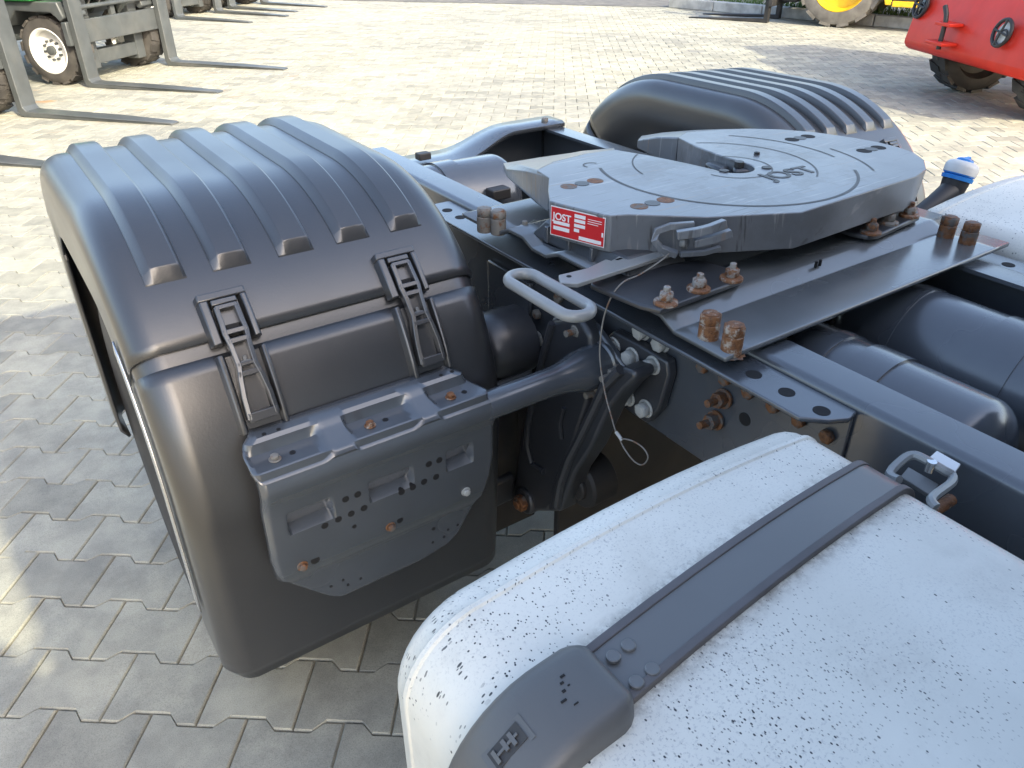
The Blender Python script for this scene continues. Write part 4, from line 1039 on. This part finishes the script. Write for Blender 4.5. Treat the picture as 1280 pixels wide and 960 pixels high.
def forklift(loc, ang, sp, label, detail=True, fl=1.46, bodymat='green'):
    f = empty('forklift', (loc[0], loc[1], 0), ang, world=False)
    tag(f, label, 'forklift', 'forklifts parked in a row')
    for y in (0, sp):
        prof = [(-.055, 2.3), (.005, 2.3), (.005, .085), (.03, .052), (.07, .046), (.9, .034), (fl - .02, .020), (fl, .012), (fl, .002), (0, .002), (-.035, .012), (-.055, .05)]
        wdh = .084
        m = MB(); n = len(prof)
        m.v = [Vector((x, y - wdh * (1 if x < fl - .1 else .62), z)) for x, z in prof] + [Vector((x, y + wdh * (1 if x < fl - .1 else .62), z)) for x, z in prof]
        m.f = [tuple(range(n - 1, -1, -1)), tuple(range(n, 2 * n))] + [(i, (i + 1) % n, n + (i + 1) % n, n + i) for i in range(n)]
        m.build('fork', 'fork', f, bevel=.008)
    # fork carriage: two cross plates, three uprights
    for z0, z1 in ((.40, .62), (1.0, 1.17)):
        MB().box((-.115, -.12, z0), (-.058, sp + .12, z1)).build('carriage_plate', 'fork', f, bevel=.008)
    for y in (.10, sp * .5, sp - .10):
        MB().box((-.16, y - .035, .40), (-.117, y + .035, 2.1)).build('carriage_upright', 'fork', f, bevel=.006)
    for z in (.73, .84):
        MB().cyl((-.09, -.05, z), (-.09, sp + .05, z), .022, n=12).build('guard_bar', 'fork', f)
    for y in (sp * .22, sp * .78):
        MB().box((-.32, y - .07, .12), (-.175, y + .07, 2.9)).build('mast_channel', 'fork', f, bevel=.008)
        MB().cyl((-.25, y + .10, .2), (-.25, y + .10, 1.9), .032, n=14).build('lift_cylinder', 'steel', f)
    MB().box((-.30, sp * .2, .16), (-.185, sp * .8, .30)).build('mast_foot', 'fork', f, bevel=.01)
    if detail:
        for k in range(5):
            y0 = sp * (.25 + .12 * k)
            MB().tube([(-.17, y0, 1.5), (-.13, y0 + .05, 1.0), (-.14, y0 + .12, .85), (-.18, y0 + .05, .72)], .012, 6).build('hose', 'black_plastic', f)
    # outrigger wheels beside the mast
    wheel(f, (-.42, .09, .335), (0, -1, 0), .335, .28, 'white_rim', 'tyre_dusty', 16, 'fork', not detail)
    wheel(f, (-.42, sp - .06, .335), (0, 1, 0), .335, .28, 'white_rim', 'tyre_dusty', 16, 'fork', not detail)
    # wheel arches and body
    for y0, y1 in ((-.10, .24), (sp - .24, sp + .10)):
        MB().prism([(-.86, y0, .58), (-.84, y0, .80), (-.12, y0, .80), (-.08, y0, .66), (-.13, y0, .62), (-.22, y0, .70), (-.64, y0, .71), (-.78, y0, .56)], (0, y1 - y0, 0)).build('wheel_arch', 'fork', f, bevel=.012)
    MB().box((-2.3, -.14, .40), (-.90, sp + .14, .80)).build('chassis_frame', 'fork', f, bevel=.02)
    MB().prism([(-2.35, -.16, .805), (-.36, -.16, .805), (-.36, -.16, 1.02), (-.42, -.16, 1.06), (-2.35, -.16, 1.06)], (0, sp + .32, 0)).build('body_panel', bodymat, f, bevel=.03)
    MB().prism([(-2.30, -.12, 1.062), (-.48, -.12, 1.062), (-.65, -.12, 1.30), (-2.30, -.12, 1.45)], (0, sp + .24, 0)).build('bonnet', 'fork', f, bevel=.03)
    MB().box((-2.0, .2, 1.455), (-.9, sp - .2, 2.35)).build('operator_cabin', 'glass', f, bevel=.03)
    MB().box((-2.05, .15, 2.352), (-.85, sp - .15, 2.42)).build('cabin_roof', 'fork', f, bevel=.02)
    wheel(f, (-2.35, sp / 2, .30), (0, 1, 0), .30, .26, 'white_rim', 'tyre_dusty', 14, 'fork', True)
    return f
fo_ = Vector((1.22, 9.47)); FA = R(-48)
fdir = Vector((math.cos(FA), math.sin(FA))); flat = Vector((-math.sin(FA), math.cos(FA)))
forklift(fo_, FA, 1.38, 'green forklift with white wheels and rust stains on the paving before its forks')
forklift(fo_ + flat * -2.66 + fdir * .36, FA, 1.36, 'forklift of which two grey forks reach towards the ribbed mudguard', bodymat='fork')
forklift((3.53, 15.13), R(-56), 1.00, 'distant forklift with white wheels just behind the green one', False)
forklift((4.79, 16.29), R(-58), .93, 'distant forklift at the far end of the row', False)

# ------------------------------------------------------------------ yellow loader
yl = empty('telehandler', (11.75, 8.12, 0), R(112), world=False)
tag(yl, 'yellow telehandler with large dusty tyres and yellow rims, black fork carriage lowered', 'telehandler')
for x, y, a in ((0, -.22, 1), (0, -1.75, -1), (-2.5, -.22, 1), (-2.5, -1.75, -1)):
    wheel(yl, (x, y, .64), (0, a, 0), .64, .44, 'yellow', 'tyre_mud', 14, 'black_plastic', x < -1)
MB().prism([(-3.6, -1.55, .62), (-.72, -1.55, .55), (-.70, -1.55, .92), (.55, -1.55, 1.36), (.75, -1.55, 1.1), (.9, -1.55, 1.1), (.9, -1.55, 1.45), (-3.6, -1.55, 1.75)], (0, 1.1, 0)).build('body', 'yellow', yl, bevel=.04)
MB().prism([(-1.75, -.44, .40), (-.80, -.44, .40), (-.74, -.44, .95), (-1.75, -.44, .95)], (0, .46, 0)).build('side_box', 'black_plastic', yl, bevel=.03)
MB().box((-1.70, .022, .78), (-1.2, .032, .93)).build('warning_plate', 'yellow', yl, bevel=.002)
MB().prism([(-.78, -.44, .36), (-.70, -.44, .36), (-.58, -.44, .70), (-.66, -.44, .96), (-.74, -.44, .96)], (0, .48, 0)).build('step_panel', 'yellow', yl, bevel=.01)
MB().box((-1.9, .0, .34), (-.8, .05, .42)).build('sill', 'yellow', yl, bevel=.01)
MB().box((-2.2, -1.35, 1.7), (-.6, -.50, 2.6)).build('cabin', 'glass', yl, bevel=.05)
MB().hexa([(-3.2, -1.9, 1.8), (1.0, -1.9, .9), (1.0, -1.6, .9), (-3.2, -1.6, 1.8), (-3.2, -1.9, 2.1), (1.0, -1.9, 1.2), (1.0, -1.6, 1.2), (-3.2, -1.6, 2.1)]).build('boom', 'yellow', yl, bevel=.03)
MB().box((.70, -1.4, .30), (.98, -.30, 1.2)).build('carriage', 'black_plastic', yl, bevel=.02)
for y in (.02, -.62):
    prof = [(1.05, 1.4), (1.12, 1.4), (1.12, .07), (2.42, .015), (2.42, .003), (1.05, .003)]
    MB().prism([(x, y, z) for x, z in prof], (0, -.13, 0)).build('fork', 'black_plastic', yl, bevel=.006)
MB().box((.985, -1.2, .25), (1.048, .10, .45)).build('carriage_bar', 'black_plastic', yl, bevel=.008)
MB().box((.985, -1.2, .85), (1.048, .10, 1.05)).build('carriage_bar', 'black_plastic', yl, bevel=.008)

# ------------------------------------------------------------------ red heavy truck seen from behind
ca_, cb_ = Vector((8.18, 4.75)), Vector((7.30, 3.17))
t_ = (cb_ - ca_).normalized(); ang = math.atan2(t_.y, t_.x)
rm = empty('counterbalance_truck', (ca_.x, ca_.y, 0), ang, world=False)     # local x along its rear face, local y away from the face
tag(rm, 'red heavy forklift with tow pin and guarded round lamps on its counterweight', 'forklift')
sgn = 1 if Vector((-t_.y, t_.x)).dot(Vector((1, -.5))) > 0 else -1
W_ = 2.05
def ry(pts, x0, x1, name, mat, bev=.03): return MB().prism([(x0, sgn * y, z) for y, z in pts], (x1 - x0, 0, 0)).build(name, mat, rm, bevel=bev)
ry([(.0, .36), (-.06, .42), (-.02, .66), (.02, .74), (.16, 1.15), (.45, 1.5), (1.3, 1.55), (1.3, .62), (.9, .60), (.2, .36)], 0, W_, 'counterweight', 'red', .04)
ry([(1.3, .55), (1.3, 1.5), (2.3, 1.5), (3.0, 1.1), (3.0, .5)], .1, W_ - .1, 'body', 'red', .04)
ry([(1.5, 1.5), (1.6, 2.6), (2.6, 2.6), (2.8, 1.5)], .35, W_ - .35, 'cabin', 'glass', .04)
def rloc(px, py, yl):
    d = ray(px, py); ux2 = Vector((t_.x, t_.y, 0)); uy2 = Vector((-t_.y, t_.x, 0)); o2 = CAM - Vector((ca_.x, ca_.y, 0))
    k = (sgn * yl - o2.dot(uy2)) / d.dot(uy2); q = o2 + d * k; return Vector((q.dot(ux2), q.dot(uy2), q.z))
def facey(z):
    pf = [(-.06, .42), (-.02, .66), (.02, .74), (.16, 1.15), (.45, 1.5)]
    for (a, za), (b, zb) in zip(pf, pf[1:]):
        if za <= z <= zb: return a + (b - a) * (z - za) / (zb - za)
    return 0
for xl, px, py in ((.22, 1155, 8), (1.3, 1257, 42)):
    c = rloc(px, py, .02); c = rloc(px, py, facey(c.z) - .01)
    nrm_ = Vector((0, -sgn, .20)).normalized()
    MB().lathe(c, nrm_, [(0, 0), (0, .085), (.02, .085), (.025, .07), (.02, 0)], 24).build('rear_lamp', 'cap_grey' if xl > 1 else 'glass', rm)
    m = MB(); u_ = nrm_.orthogonal().normalized(); v_ = nrm_.cross(u_)
    m.tube([c + nrm_ * .035 + (u_ * math.cos(R(a)) + v_ * math.sin(R(a))) * .105 for a in range(0, 360, 15)], .016, 8, True)
    for a in (35, 125): m.tube([c + nrm_ * .05 + (u_ * math.cos(R(a)) + v_ * math.sin(R(a))) * r_ for r_ in (-.10, .10)], .010, 6)
    m.tube([c + nrm_ * .045 + v_ * .05 + (u_ * math.cos(R(a)) + v_ * math.sin(R(a))) * .06 for a in range(0, 360, 24)], .010, 6, True)
    m.build('lamp_guard', 'black_plastic', rm)
# tow coupling
ry([(-.045, .50), (-.20, .50), (-.20, .53), (-.045, .53)], .62, .90, 'tow_jaw', 'red', .008); ry([(-.02, .66), (-.16, .66), (-.16, .69), (-.02, .69)], .64, .88, 'tow_jaw', 'red', .008)
MB().tube([(.76, sgn * -.13, .46), (.76, sgn * -.13, .70), (.74, sgn * -.13, .76), (.69, sgn * -.13, .82)], .022, 10).build('tow_pin', 'black_plastic', rm)
ry([(-.055, .44), (-.075, .44), (-.06, .62), (-.04, .62)], W_ - .09, W_ - .02, 'bumper_slot', 'dark_void', .004)
for xw, s in ((.32, -1), (1.62, 1)):
    wheel(rm, (xw, sgn * .55, .40), (s, 0, 0), .40, .30, 'tyre_clean', 'tyre_clean', 14, 'black_plastic', True)
MB().cyl((.40, sgn * .55, .42), (1.60, sgn * .55, .42), .07, n=14).build('steer_axle', 'black_plastic', rm)
for xw, s in ((.05, -1), (2.0, 1)):
    wheel(rm, (xw, sgn * 2.9, .55), (s, 0, 0), .55, .36, 'red', 'tyre_clean', 16, 'black_plastic', True)
